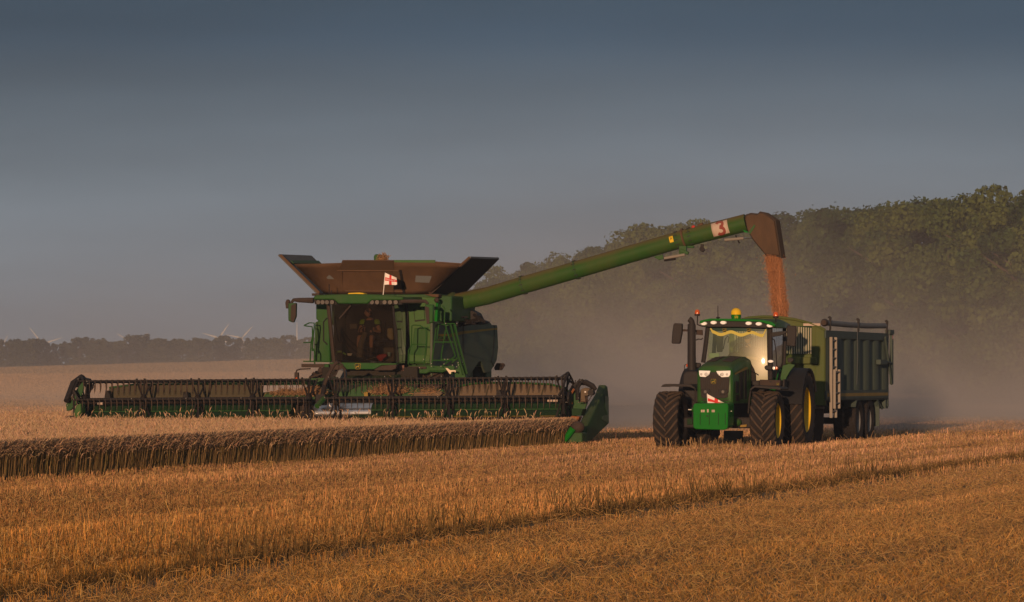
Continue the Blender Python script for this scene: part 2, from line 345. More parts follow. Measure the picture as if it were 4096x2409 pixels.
for d0, d1, dens, w in ((28, 38, 640, .0046), (38, 50, 540, .0054), (50, 66, 400, .0068), (66, 86, 290, .0084), (86, 112, 200, .0105), (112, 165, 70, .018)):
    A = .150*(d1**2-d0**2)+3.2*(d1-d0); n = int(A*dens)
    x, y = trapezoid(d0, d1, n); lx, ly = to_c(x, y)
    sp = .15; lx2 = np.round(lx/sp)*sp+rng.normal(0, .016, n); lx = np.where(rng.random(n) < .92, lx2, lx)
    keep = ~is_wheat(lx, ly); lx, ly = lx[keep], ly[keep]
    x, y = from_c(lx, ly); n = len(x)
    p1 = lowf(lx*1.8, ly*.5, .8, 1); p2 = lowf(lx*2, ly*1.5, 2.6, 2)
    h = rng.uniform(.072, .138, n)*(1+.10*p1+.10*p2)
    lean = np.abs(rng.normal(0, .028, n)); ld = rng.uniform(0, 6.28, n)
    p3 = lowf(lx*3.2, ly*.16, .8, 4); p4 = lowf(lx, ly*.35, .55, 6)
    tone = rng.uniform(.40, 1.30, n)*np.clip(1+.12*p1+.12*p2+.24*p3+.12*p4, .35, 1.7); h = h*np.clip(1+.18*p3+.08*p1, .45, 1.6)
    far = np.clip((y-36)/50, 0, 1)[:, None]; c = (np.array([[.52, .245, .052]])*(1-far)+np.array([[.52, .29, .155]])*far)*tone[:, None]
    c = c*(1+rng.normal(0, .06, (n, 3)))
    pale = rng.random(n) < .10; c[pale] = np.array([.58, .37, .15])*rng.uniform(.8, 1.1, (pale.sum(), 1))
    olive = rng.random(n) < .07; c[olive] = np.array([.19, .13, .04])*rng.uniform(.6, 1.2, (olive.sum(), 1))
    keepm = np.ones(n, bool)
    for tx, amp in ((10.6, .6), (11.9, 1.0), (14.6, 1.0), (16.2, .8), (8.6, .3)):     # wheel tracks left by the machines
        k = np.abs(lx-tx-.12*p1-.1*p4) < .30+.1*p2
        h[k] *= 1-.55*amp*rng.random(k.sum()); lean[k] += .10*amp*rng.random(k.sum()); ld[k] = R(-75)+rng.normal(0, .5, k.sum())
        c[k] *= 1-.22*amp; keepm &= ~(k & (rng.random(n) < .45*amp))  # shade of the tracks put into the stalk colour
    bare = np.abs(lx-19.95-.14*p1) < .36*np.clip(.9+.25*p4+.22*p2, .35, 1.5)                                # strip between two passes: thin, old growth darkened further for the gap's shadow
    keepm &= ~(bare & (rng.random(n) < .85))
    dk = (np.abs(lx-19.62-.10*p1) < np.clip(.33+.14*p2+.09*p4, .12, .7)*np.clip(y/58, .72, 1)) ; h[dk] *= rng.uniform(.9, 1.5, dk.sum()); c[dk] = np.array([.15, .088, .030])*rng.uniform(.5, 1.35, (dk.sum(), 1)); lean[dk] += .05*rng.random(dk.sum())
    rt = lx > 20.35; h[rt] *= .55; lean[rt] += np.abs(rng.normal(0, .06, rt.sum())); c[rt] = c[rt]*.9+np.array([.035, .028, .014])
    keepm &= ~(rt & (rng.random(n) < .25))
    tall = rng.random(n) < .006; h[tall] *= rng.uniform(1.5, 2.4, tall.sum()); lean[tall] += .08*rng.random(tall.sum())
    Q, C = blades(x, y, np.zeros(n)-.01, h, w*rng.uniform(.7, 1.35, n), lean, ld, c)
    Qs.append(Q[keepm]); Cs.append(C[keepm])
    # straw and chaff lying between the rows
    n = int(A*dens*.30); x, y = trapezoid(d0, d1, n); lx, ly = to_c(x, y); keep = ~is_wheat(lx, ly)
    keep &= (rng.random(n) < np.where(lx > 20.3, .8, .36)); x, y, lx = x[keep], y[keep], lx[keep]; n = len(x)
    ln = rng.uniform(.035, .13, n)*np.where(rng.random(n) < .03, 2.0, 1); a = rng.uniform(0, 6.28, n); z0 = rng.uniform(.01, .12, n)*np.where(lx > 20.3, .8, 1.1); dz = rng.normal(0, .035, n)
    ww = w*rng.uniform(.45, .85, n); Q = np.empty((n, 4, 3)); ex = np.cos(a)*ln/2; ey = np.sin(a)*ln/2
    Q[:, 0] = np.stack([x-ex, y-ey, z0-dz], 1); Q[:, 1] = np.stack([x+ex, y+ey, z0+dz], 1)
    Q[:, 2] = Q[:, 1]+np.array([0, 0, 1])*ww[:, None]+np.stack([-np.sin(a), np.cos(a), 0*a], 1)*ww[:, None]*.6
    Q[:, 3] = Q[:, 0]+np.array([0, 0, 1])*ww[:, None]+np.stack([-np.sin(a), np.cos(a), 0*a], 1)*ww[:, None]*.6
    Qs.append(Q); Cs.append(np.array([.46, .265, .095])[None]*rng.uniform(.5, 1.15, (n, 1))*(1+rng.normal(0, .05, (n, 3))))
for d0, d1, dens, w, hh in ((165, 260, 20, .035, .16), (260, 420, 8, .055, .2), (720, 1100, 1.2, .2, .38)):
    A = .155*(d1**2-d0**2); n = int(A*dens); x, y = trapezoid(d0, d1, n, .155); lx, ly = to_c(x, y); k = (lx > -7) | (y > 700); x, y = x[k], y[k]; n = len(x)
    Q, C = blades(x, y, gh(x, y)-.01, np.full(n, hh)*rng.uniform(.6, 1.2, n), np.full(n, w)*rng.uniform(.6, 1.3, n), np.abs(rng.normal(0, .05, n)), rng.uniform(0, 6.28, n), np.array([.44, .29, .15])[None]*rng.uniform(.6, 1.2, (n, 1))*np.where(y > 700, .8, 1.)[:, None])
    Qs.append(Q); Cs.append(C)
# tufts missed by the cutter: in the dark strip and in front of the tractor
for (tx, ty, num, hh, sp, dark) in ([(*from_c(19.6, l), 90, .42, .5, 1) for l in (-52, -45.5, -33, -60, -66)] +
        [(4.4, 97.6, 60, .36, .5, 0), (5.2, 97.4, 50, .30, .4, 0), (5.6, 98.2, 30, .26, .3, 0), (3.9, 98.4, 26, .34, .3, 0), (9.6, 104, 70, .34, 1.2, 0), (10.6, 107, 60, .34, 1.3, 0)]):
    x = tx+rng.normal(0, sp, num); y = ty+rng.normal(0, sp, num)
    c = (np.array([.13, .08, .028]) if dark else np.array([.42, .26, .12]))[None]*rng.uniform(.6, 1.25, (num, 1))
    Q, C = blades(x, y, np.zeros(num), rng.uniform(.5, 1, num)*hh, np.full(num, .014), np.abs(rng.normal(0, .11, num)), rng.uniform(0, 6.28, num), c); Qs.append(Q); Cs.append(C)
straw_m = attr_mat('straw_stalks', .12)
st = quads_mesh('stubble', np.concatenate(Qs), np.concatenate(Cs), straw_m)
tag(st, 'golden cut cereal stubble in drilled rows across the foreground', 'stubble', kind='stuff')

# standing wheat: stems with nodding ears
Qs, Cs = [], []
def wheat(x, y, z0, h, we, ws, ls=.05):
    n = len(x); a = R(-8)+rng.normal(0, .55, n); ld = rng.uniform(0, 6.28, n); ln = np.abs(rng.normal(0, ls, n)); t = rng.uniform(.7, 1.2, n)
    green = rng.random(n) < .16
    cs = np.where(green[:, None], np.array([.24, .18, .06]), np.array([.30, .19, .08]))*t[:, None]
    ce = np.array([.54, .345, .205])[None]*rng.uniform(.65, 1.2, n)[:, None]*(1+rng.normal(0, .05, (n, 3)))
    Q, C = blades(x, y, z0, h-z0, ws, ln, ld, cs, a); Qs.append(Q); Cs.append(C)
    px = x+np.cos(ld)*ln; py = y+np.sin(ld)*ln; pz = h.copy()
    wx = np.cos(a)*we/2; wy = np.sin(a)*we/2
    bend = rng.uniform(.1, 1.0, n); L1 = .045; e = []
    for k in range(3):
        th = np.minimum(2.6, .3+bend*k); e.append((px, py, pz)); px = px+np.cos(ld)*np.sin(th)*L1; py = py+np.sin(ld)*np.sin(th)*L1; pz = pz+np.cos(th)*L1
    e.append((px, py, pz))
    f = (.6, 1.15, 1.0, .45)
    for k in range(3):
        Q = np.empty((n, 4, 3)); A = np.stack(e[k], 1); B = np.stack(e[k+1], 1); W = np.stack([wx, wy, 0*wx], 1)
        Q[:, 0] = A-W*f[k]; Q[:, 1] = A+W*f[k]; Q[:, 2] = B+W*f[k+1]; Q[:, 3] = B-W*f[k+1]; Qs.append(Q); Cs.append(ce*(1-.04*k))
# the cut face
n = 120000; ly = rng.uniform(-50, -.5, n); lx = EDGE-np.abs(rng.normal(0, .30, n))*rng.random(n); ok = (ly > -50)
lx = lx+.02; x, y = from_c(lx, ly)
k = np.abs(x) < .135*y+1.2; x, y = x[k], y[k]; n = len(x)
wheat(x, y, np.zeros(n), np.clip(rng.normal(.52, .07, n), .28, .62), .0075+.00005*y, .0040+.00003*y, .028)
n = 170000; ly = rng.uniform(-50, -.5, n); lx = EDGE-np.abs(rng.normal(0, .12, n)); x, y = from_c(lx, ly)
k = np.abs(x) < .135*y+1.2; x, y = x[k], y[k]; n = len(x)
Q, C = blades(x, y, np.zeros(n), rng.normal(.42, .09, n), .0035+.00003*y, np.abs(rng.normal(0, .03, n)), rng.uniform(0, 6.28, n), np.array([.20, .125, .048])[None]*rng.uniform(.55, 1.2, (n, 1)), R(-8)+rng.normal(0, .4, n)); Qs.append(Q); Cs.append(C)
# field of ears behind it
for d0, d1, dens in ((58, 80, 330), (80, 100, 260), (100, 116, 220), (116, 150, 90)):
    A = .155*(d1**2-d0**2); n = int(A*dens); x, y = trapezoid(d0, d1, n, .155); lx, ly = to_c(x, y)
    k = is_wheat(lx, ly); k &= (lx < EDGE-.2); x, y = x[k], y[k]; n = len(x)
    h = rng.normal(.535, .045, n)*(1+.04*lowf(x, y, 1.1, 5)+.03*lowf(x, y, .35, 8)); s = d1/100
    wheat(x, y, np.full(n, .28), h, .012*max(.9, s), .008*max(.8, s))
for d0, d1, dens, w, hh in ((150, 220, 34, .034, .16), (220, 320, 17, .05, .2), (320, 460, 9, .07, .24), (460, 720, 4.5, .10, .30)):
    A = .155*(d1**2-d0**2); n = int(A*dens); x, y = trapezoid(d0, d1, n, .155); lx, ly = to_c(x, y); k = (lx < -7.2); x, y = x[k], y[k]; n = len(x)
    Q, C = blades(x, y, gh(x, y)+.45, np.full(n, hh)*rng.uniform(.6, 1.2, n), np.full(n, w)*rng.uniform(.6, 1.3, n), np.abs(rng.normal(0, .05, n)), rng.uniform(0, 6.28, n), np.array([.50, .31, .16])[None]*rng.uniform(.6, 1.2, (n, 1)))
    Qs.append(Q); Cs.append(C)
# a few tall stems waiting at the cutter
n = 220; lx = rng.uniform(-6.5, 6, n); ly = rng.uniform(-1.6, -.4, n); x, y = from_c(lx, ly)
wheat(x, y, np.full(n, .3), rng.uniform(.62, .86, n), .018, .009)
wh = quads_mesh('standing_wheat', np.concatenate(Qs), np.concatenate(Cs), straw_m)
tag(wh, 'uncut block of ripe wheat with a straight cut face left of the stubble', 'wheat', kind='stuff')
# closed mass of the crop below the ears, and the crop on to the far side
def canopy_mat():
    m, n, b = mat_nodes('ripe_crop_mass'); L = n.links.new; N = n.nodes.new
    tc = N('ShaderNodeTexCoord'); a = N('ShaderNodeTexNoise'); a.inputs['Scale'].default_value = 5; a.inputs['Detail'].default_value = 9; a.inputs['Roughness'].default_value = .8
    L(tc.outputs['Object'], a.inputs['Vector'])
    r = N('ShaderNodeValToRGB'); r.color_ramp.elements[0].position = .3; r.color_ramp.elements[0].color = (.16, .095, .045, 1); r.color_ramp.elements[1].position = .7; r.color_ramp.elements[1].color = (.46, .29, .15, 1)
    L(a.outputs['Fac'], r.inputs['Fac']); L(r.outputs['Color'], b.inputs['Base Color']); b.inputs['Roughness'].default_value = 1; b.inputs['Specular IOR Level'].default_value = .1
    bp = N('ShaderNodeBump'); bp.inputs['Strength'].default_value = 1; bp.inputs['Distance'].default_value = .15; L(a.outputs['Fac'], bp.inputs['Height']); L(bp.outputs[0], b.inputs['Normal'])
    return m
cm = canopy_mat(); mb = MB()
rows = []
for ly in np.arange(-54, -.6, 1.5):
    row = [from_c(EDGE-.6, ly)+(-.02,)]+[from_c(lx, ly)+(.36+.03*float(lowf(lx, ly, 1.7, 9)),) for lx in (EDGE-.6, 5, 4, 3, 2, 1, 0, -2, -4, -6, -7.1, -9, -12, -16, -24, -40)]
    rows.append(row)
mb.grid(rows)
rows = []
for ly in np.concatenate([np.arange(-2, 60, 3), np.geomspace(60, 560, 40)]):
    row = []
    for lx in (-7.35, -7.1, -8, -10, -13, -18, -26, -40, -60, -90, -130, -190, -260):
        x, y = from_c(lx, ly); row.append((x, y, float(gh(x, y))+(-.02 if lx == -7.35 else .56+.02*float(lowf(x, y, .7, 3)))))
    rows.append(row)
mb.grid(rows)
co = mb.build('crop_mass', cm, smooth=180); tag(co, 'reddish tan wheat crop running back to the far hedge', 'crop', kind='stuff')

# ------------------------------------------------------------------ trees
leaf_m = attr_mat('leaves', .25, .7)
def crown_mesh(name, seed, H, Wd, nleaf, ls, low=.06, cols=((.044, .070, .018), (.066, .092, .021), (.026, .046, .012), (.084, .106, .025))):
    r = np.random.default_rng(seed); nb = r.integers(44, 60)
    cz = r.uniform(low, .95, nb)*H; rad = Wd*.5*np.sqrt(np.clip(1-((cz/H-.40)/.72)**2, .1, 1))*r.uniform(.35, 1.0, nb)
    ca = r.uniform(0, 6.28, nb); cx, cyy = np.cos(ca)*rad, np.sin(ca)*rad; br_ = r.uniform(.085, .18, nb)*Wd*(1.1-.35*cz/H)
    k = r.integers(0, nb, nleaf); d = r.normal(0, 1, (nleaf, 3)); d /= np.linalg.norm(d, axis=1)[:, None]
    rr = br_[k]*r.uniform(.25, 1.0, nleaf)**.45*np.where(r.random(nleaf) < .10, r.uniform(1, 1.18, nleaf), 1)
    P = np.stack([cx[k], cyy[k], cz[k]], 1)+d*rr[:, None]*np.array([1, 1, .8]); P[:, 2] = np.maximum(P[:, 2], .05)
    n1 = d+r.normal(0, .6, (nleaf, 3)); n1 /= np.linalg.norm(n1, axis=1)[:, None]
    t = np.cross(n1, r.normal(0, 1, (nleaf, 3))); t /= np.linalg.norm(t, axis=1)[:, None]; b = np.cross(n1, t)
    s = ls*r.uniform(.6, 1.3, (nleaf, 1)); Q = np.stack([P-t*s-b*s*.6, P+t*s-b*s*.6, P+t*s*.7+b*s*.7, P-t*s*.7+b*s*.7], 1)
    hue = r.integers(0, len(cols), nb); C = np.array(cols)[hue[k]]*r.uniform(.7, 1.35, (nleaf, 1))
    o = quads_mesh(name, Q, C, leaf_m); me = o.data; bpy.data.objects.remove(o); return me
bark = paint('bark', (.07, .05, .035), .9, .3, dcol=(.1, .08, .06), bump=.4, up=0)
def trunk_mesh(seed, H, Wd):
    r = random.Random(seed); mb = MB()
    mb.tube([(0, 0, -.3), (.05, 0, H*.25), (.12, .05, H*.5), (.05, .1, H*.8)], [.028*H, .022*H, .014*H, .005*H], 8)
    for i in range(7):
        a = r.uniform(0, 6.28); z = H*r.uniform(.18, .6); l = Wd*r.uniform(.25, .42)
        mb.tube([(.05, .03, z), (math.cos(a)*l*.5, math.sin(a)*l*.5, z+l*.45), (math.cos(a)*l, math.sin(a)*l, z+l*.75)], [.010*H, .007*H, .003*H], 5)
    o = mb.build('trunk', bark); me = o.data; bpy.data.objects.remove(o); return me
def plant(name, cme, tme, x, y, sc, rz, label, group, zs=1):
    t = thing(name, label, 'tree', None, (x, y, float(gh(x, y))-.1), group); t.rotation_euler = (0, 0, rz); t.scale = (sc, sc, sc*zs)
    for nm, me in (('crown', cme), ('trunk', tme)):
        o = bpy.data.objects.new(nm, me); COL.objects.link(o); o.parent = t
    return t
tr = random.Random(11)
wood = [(crown_mesh('crown', 20+i, 12, 9.8, 24000, .115), trunk_mesh(i, 12, 9.5)) for i in range(6)]
under = [(crown_mesh('crown', 40+i, 8, 7.5, 12000, .110, .02), trunk_mesh(10+i, 8, 7.5)) for i in range(3)]
WL = [(2900, 235, 12.7), (2600, 253, 12.8), (2520, 258, 12.9), (2400, 270, 13.0), (2300, 280, 13.0), (2180, 292, 13.6), (2000, 308, 13.6), (1850, 318, 13.0), (1750, 324, 13.4), (1600, 336, 13.7), (1440, 372, 13.2), (1300, 425, 13.2), (1180, 500, 12.2), (1060, 560, 11.0)]
def wl(X):
    for (a, d, h), (b, e, k) in zip(WL, WL[1:]):
        if b <= X <= a: t = (a-X)/(a-b); return d+(e-d)*t, h+(k-h)*t
    return WL[-1][1:]
X = 2890
while X > 1050:
    D, H = wl(X); x = (X-1260)/10500*D
    c = tr.choice(wood); plant('wood_tree', *c, x+tr.uniform(-1, 1), D+tr.uniform(-2, 3), H/12*tr.uniform(.96, 1.04), tr.uniform(0, 6.28), 'tall leafy tree in the hazy wood behind the trailer', 'trees along the wood edge')
    if tr.random() < .8:
        c = tr.choice(under); plant('edge_tree', *c, x+tr.uniform(-1, 3), D-tr.uniform(5, 9), H/12*tr.uniform(.8, 1.15), tr.uniform(0, 6.28), 'lower bushy tree in front of the taller wood trees', 'bushy trees at the wood foot')
    if tr.random() < .95:
        c = tr.choice(wood); plant('wood_tree', *c, x+tr.uniform(-1, 5), D+tr.uniform(9, 16), H/12*tr.uniform(1.0, 1.07), tr.uniform(0, 6.28), 'tall leafy tree in the hazy wood behind the trailer', 'trees along the wood edge')
    if tr.random() < (.95 if X < 1900 else .45):
        c = tr.choice(wood); plant('wood_tree', *c, x+tr.uniform(-2.5, 2.5), D+tr.uniform(3, 8), H/12*tr.uniform(.96, 1.03), tr.uniform(0, 6.28), 'tall leafy tree in the hazy wood behind the trailer', 'trees along the wood edge')
    X -= 10500/D*tr.uniform(2.0, 3.1)
hc = ((.045, .050, .022), (.062, .062, .026), (.032, .036, .018))
hedge = [(crown_mesh('crown', 60+i, 8, 7, 2400, .30, .02, hc), trunk_mesh(20+i, 8, 7)) for i in range(5)]
HP = [(-30, 850, 7.5), (20, 838, 6.5), (60, 838, 7.3), (100, 838, 7.6), (150, 850, 7), (200, 832, 7.8), (240, 833, 8.0), (300, 845, 7), (340, 826, 8.4), (420, 838, 7.6), (480, 838, 7.4), (540, 832, 7.4), (620, 836, 7), (700, 828, 7.4), (760, 833, 7), (900, 830, 7), (1190, 826, 7)]
X = -260
while X < 1200:
    D = 1090+tr.uniform(-25, 25); Y = np.interp(X, [p[0] for p in HP], [p[1] for p in HP])+tr.uniform(-2, 7)
    x = (X-1260)/10500*D; z = CAMZ+(930-Y)/10500*D; H = max(5, z-float(gh(x, D)))*1.08
    if H > 2: plant('hedgerow_tree', *tr.choice(hedge), x, D, H/8, tr.uniform(0, 6.28), 'small rounded tree in the grey far hedgerow on the left', 'trees of the far hedgerow')
    X += tr.uniform(14, 27)

# ------------------------------------------------------------------ wind turbines beyond the hedge
tw = paint('hazed_turbine_white', (.54, .54, .54), .5, .02)  # white paint greyed to carry the haze in front of it
def turbine(X, Y, D, bl, angs, label):
    x = (X-1260)/10500*D; hz = CAMZ+(930-Y)/10500*D; g0 = float(gh(x, D))
    t = thing('wind_turbine', label, 'wind turbine', None, (x, D, g0), 'turbines beyond the hedgerow'); h = hz-g0
    MB().tube([(0, 0, -.5), (0, 0, h*.5), (0, 0, h-.2)], [.42, .36, .26], 14).build('tower', tw, t)
    MB().lathe([(-.9, .05), (-.7, .30), (0, .42), (1.2, .40), (1.9, .25), (1.95, .02)], (0, 0, h), (0, 1, 0), 12).build('nacelle', tw, t)
    for a in angs:
        d = V((math.cos(R(a)), 0, math.sin(R(a)))); p = V((-d.z, 0, d.x)); c = V((0, -.7, h)); lo = []
        for s, w in ((.3, .2), (1.0, .36), (2, .62), (bl*.5, .42), (bl*.85, .24), (bl, .08)):
            lo.append([c+d*s+p*w*.55+V((0, .07, 0)), c+d*s+p*w*.55-V((0, .07, 0)), c+d*s-p*w*.45-V((0, .05, 0)), c+d*s-p*w*.45+V((0, .05, 0))])
        MB().loft(lo).build('blade', tw, t)
turbine(-6, 874, 1700, 9.5, (62, 182, 302), 'pale wind turbine half out of frame at far left')
turbine(105, 847, 1700, 8.6, (128, 18, 248), 'pale turbine with whole rotor above the hedgerow, left of the harvester')
turbine(327, 845, 1700, 7.4, (148, 34, 270), 'pale turbine whose two raised blades form a V over the hedge')
turbine(540, 832, 1700, 7.0, (56, 164, 330), 'pale turbine with three blades low on the hedge top, left of the lone blade tip')
turbine(596, 832, 1750, 6.6, (48, 168, 288), 'pale turbine showing one slanted blade beside another rotor')
turbine(731, 850, 1650, 9.0, (90, 215, 325), 'pale turbine with one blade pointing straight up beside the harvester mirror')
# ------------------------------------------------------------------ the air: dust of the harvest and evening haze
def vol(name, dens, col, aniso, hetero=None):
    m, n, b = mat_nodes(name); n.nodes.remove(b); L = n.links.new; N = n.nodes.new
    v = N('ShaderNodeVolumePrincipled'); v.inputs['Color'].default_value = (*col, 1); v.inputs['Anisotropy'].default_value = aniso; v.inputs['Density'].default_value = dens
    L(v.outputs[0], n.nodes['Material Output'].inputs['Volume'])
    if hetero: hetero(n, L, N, v)
    return m
def dust_nodes(n, L, N, v):
    tc = N('ShaderNodeTexCoord'); s = N('ShaderNodeSeparateXYZ'); L(tc.outputs['Object'], s.inputs[0])
    def math_(op, a, b=None, clamp=False):
        k = N('ShaderNodeMath'); k.operation = op; k.use_clamp = clamp
        for i, q in enumerate((a, b)):
            if q is None: continue
            if isinstance(q, (int, float)): k.inputs[i].default_value = q
            else: L(q, k.inputs[i])
        return k.outputs[0]
    nz = N('ShaderNodeTexNoise'); nz.inputs['Scale'].default_value = .062; nz.inputs['Detail'].default_value = 4.5; nz.inputs['Roughness'].default_value = .6; nz.inputs['Distortion'].default_value = .6; L(tc.outputs['Object'], nz.inputs['Vector'])
    lump = math_('MULTIPLY', math_('SUBTRACT', nz.outputs['Fac'], .41), 5.0, True)
    fall = math_('ADD', math_('POWER', 2.71828, math_('MULTIPLY', s.outputs['Z'], -1/2.5)), math_('MULTIPLY', math_('POWER', 2.71828, math_('MULTIPLY', s.outputs['Z'], -1/.7)), 1.6))
    # the plume trails to the right of the harvester; thinner towards the sides
    px = math_('ADD', s.outputs['X'], -9.0); g1 = math_('POWER', 2.71828, math_('MULTIPLY', math_('MULTIPLY', px, px), -1/190))
    amt = math_('ADD', math_('MULTIPLY', g1, 1.15), .24)
    near = math_('MULTIPLY', math_('SUBTRACT', s.outputs['Y'], -1), .06, True)
    d = math_('MULTIPLY', math_('MULTIPLY', math_('MULTIPLY', lump, fall), amt), math_('MULTIPLY', near, DUST))
    L(d, v.inputs['Density'])
DUST = .068
mb = MB(); mb.bx(-75, 85, 0, 112, .02, 19)
do = mb.build('dust_cloud', vol('harvest_dust', 0, (.78, .70, .655), -.05, dust_nodes), smooth=0); do.location = (0, 121.5, 0)
tag(do, 'brown dust hanging between the harvester and the wood', 'dust', kind='stuff')
mb = MB(); mb.bx(-950, 950, -60, 2700, -2, 46)
ho = mb.build('haze', vol('evening_haze', .00037, (.56, .64, .78), .1), smooth=0); tag(ho, kind='stuff')
# ------------------------------------------------------------------ cutting header
hd = thing('cutting_header', 'very wide green cutting header with a black tined reel on the harvester', 'harvester header', HF)
hub, RR = 1.145, .575
f = HF.f
# frame behind the reel
def back_panel(pts, ly, name, mat, t=.06):
    return MB().prism([f(p, ly) for p in pts], (0, t, 0)).build(name, mat, hd, bevel=.012)
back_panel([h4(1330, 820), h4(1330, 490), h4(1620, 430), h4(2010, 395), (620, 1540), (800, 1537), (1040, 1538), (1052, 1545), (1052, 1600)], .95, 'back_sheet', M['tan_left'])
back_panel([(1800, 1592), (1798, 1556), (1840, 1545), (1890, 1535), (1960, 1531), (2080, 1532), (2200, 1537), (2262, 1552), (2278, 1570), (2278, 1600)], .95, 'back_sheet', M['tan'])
MB().tube([f((1840, 1545), .93), f((1890, 1535), .93), f((1960, 1531), .93), f((2080, 1532), .93), f((2200, 1537), .93), f((2262, 1552), .93), f((2278, 1570), .93)], .028).build('top_rail', M['green'], hd)
MB().tube([f(h4(1340, 478), .93), f(h4(2010, 392), .93), f((800, 1535), .93), f((1045, 1537), .93)], .025).build('top_rail', M['green_shade'], hd)
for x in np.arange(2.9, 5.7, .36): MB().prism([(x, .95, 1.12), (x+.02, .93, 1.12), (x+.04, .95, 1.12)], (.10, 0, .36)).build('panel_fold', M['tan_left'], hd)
# middle of the frame around the feed opening: green shelves with trapped straw
mb = MB()
mb.prism([f(p, 1.0) for p in ((1040, 1600), (1040, 1572), (1075, 1568), (1130, 1572), (1180, 1580), (1240, 1582), (1310, 1572), (1310, 1600))], (0, .5, 0))
mb.prism([f(p, 1.0) for p in ((1400, 1600), (1400, 1560), (1450, 1540), (1640, 1542), (1660, 1552), (1770, 1556), (1785, 1572), (1785, 1600))], (0, .4, 0))
mb.build('centre_frame', M['green_shade'], hd, bevel=.02)
MB().prism([f(p, .75) for p in ((1655, 1588), (1655, 1572), (1700, 1566), (1765, 1567), (1770, 1575), (1755, 1588))], (0, .25, 0)).build('shelf_plate', M['tan'], hd, bevel=.01)
MB().bx(-3.4, 3.4, .95, 1.1, 1.52, 1.66).build('cross_beam', M['green_shade'], hd, bevel=.02)
mb = MB(); p = f(q3(350, 312), .7); mb.bx(p.x-.05, p.x+.05, .66, .70, p.z-.06, p.z+.07); mb.build('warning_plate', M['yellow_d'], hd, bevel=.006)
# belt trough and knife
x0, x1 = -6.45, 6.35
mb = MB(); prof = [(.95, .52), (.95, 1.10), (.70, 1.10), (.52, 1.06), (.42, .98), (.38, .88), (.30, .84), (.10, .72), (.06, .60), (-.35, .34), (-.45, .30), (-.45, .22), (.6, .2)]
for a, b in ((x0, -.95), (.72, x1)): mb.loft([[V((a, y, z)) for y, z in prof], [V((b, y, z)) for y, z in prof]])
mb.build('belt_trough', M['trough'], hd, smooth=50)
mb = MB()
for a, b in ((x0, -.95), (.72, x1)): mb.bx(a, b, .36, .385, .865, .885)
mb.build('trough_edge', M['green'], hd)
mb = MB()
x = x0+.2
while x < x1-.5:
    if not -1.2 < x < .7: mb.prism([(x, .03, .63), (x+.5, .03, .63), (x+.44, .075, .71), (x+.06, .075, .71)], (0, .02, .012))
    x += .74
mb.build('skid_plate', paint('oily_yellow_plate', (.16, .11, .012), .6, .4, dcol=(.06, .045, .02)), hd)
MB().bx(x0, x1, -.62, -.44, .20, .25).build('cutter_bar', M['black'], hd)
mb = MB()
for x in np.arange(x0, x1, .076): mb.add([(x, -.62, .215), (x+.03, -.62, .215), (x+.015, -.74, .225), (x+.015, -.62, .245)], [(0, 1, 2), (0, 2, 3), (1, 3, 2), (0, 3, 1)])
mb.build('knife_guards', M['black'], hd, smooth=0)
# feed drum
p = f((1266, 1646), .45); q = f((1496, 1646), .45)
mb = MB(); mb.lathe([(0, .1), (0, .26), (q.x-p.x, .26), (q.x-p.x, .1)], (p.x, .45, .80), (1, 0, 0), 40); fd = mb.build('feed_drum', M['drum'], hd)
mb = MB()
for i in range(14):
    a = i*2.4; x = p.x+.1+(q.x-p.x-.2)*i/13; mb.tube([(x, .45-.25*math.cos(a), .8+.25*math.sin(a)), (x, .45-.36*math.cos(a), .8+.36*math.sin(a))], .008, 5)
mb.build('drum_finger', M['chrome'], fd)
MB().bx(-1.0, .75, .9, 1.0, .45, 1.12).build('feed_opening', M['interior'], hd)
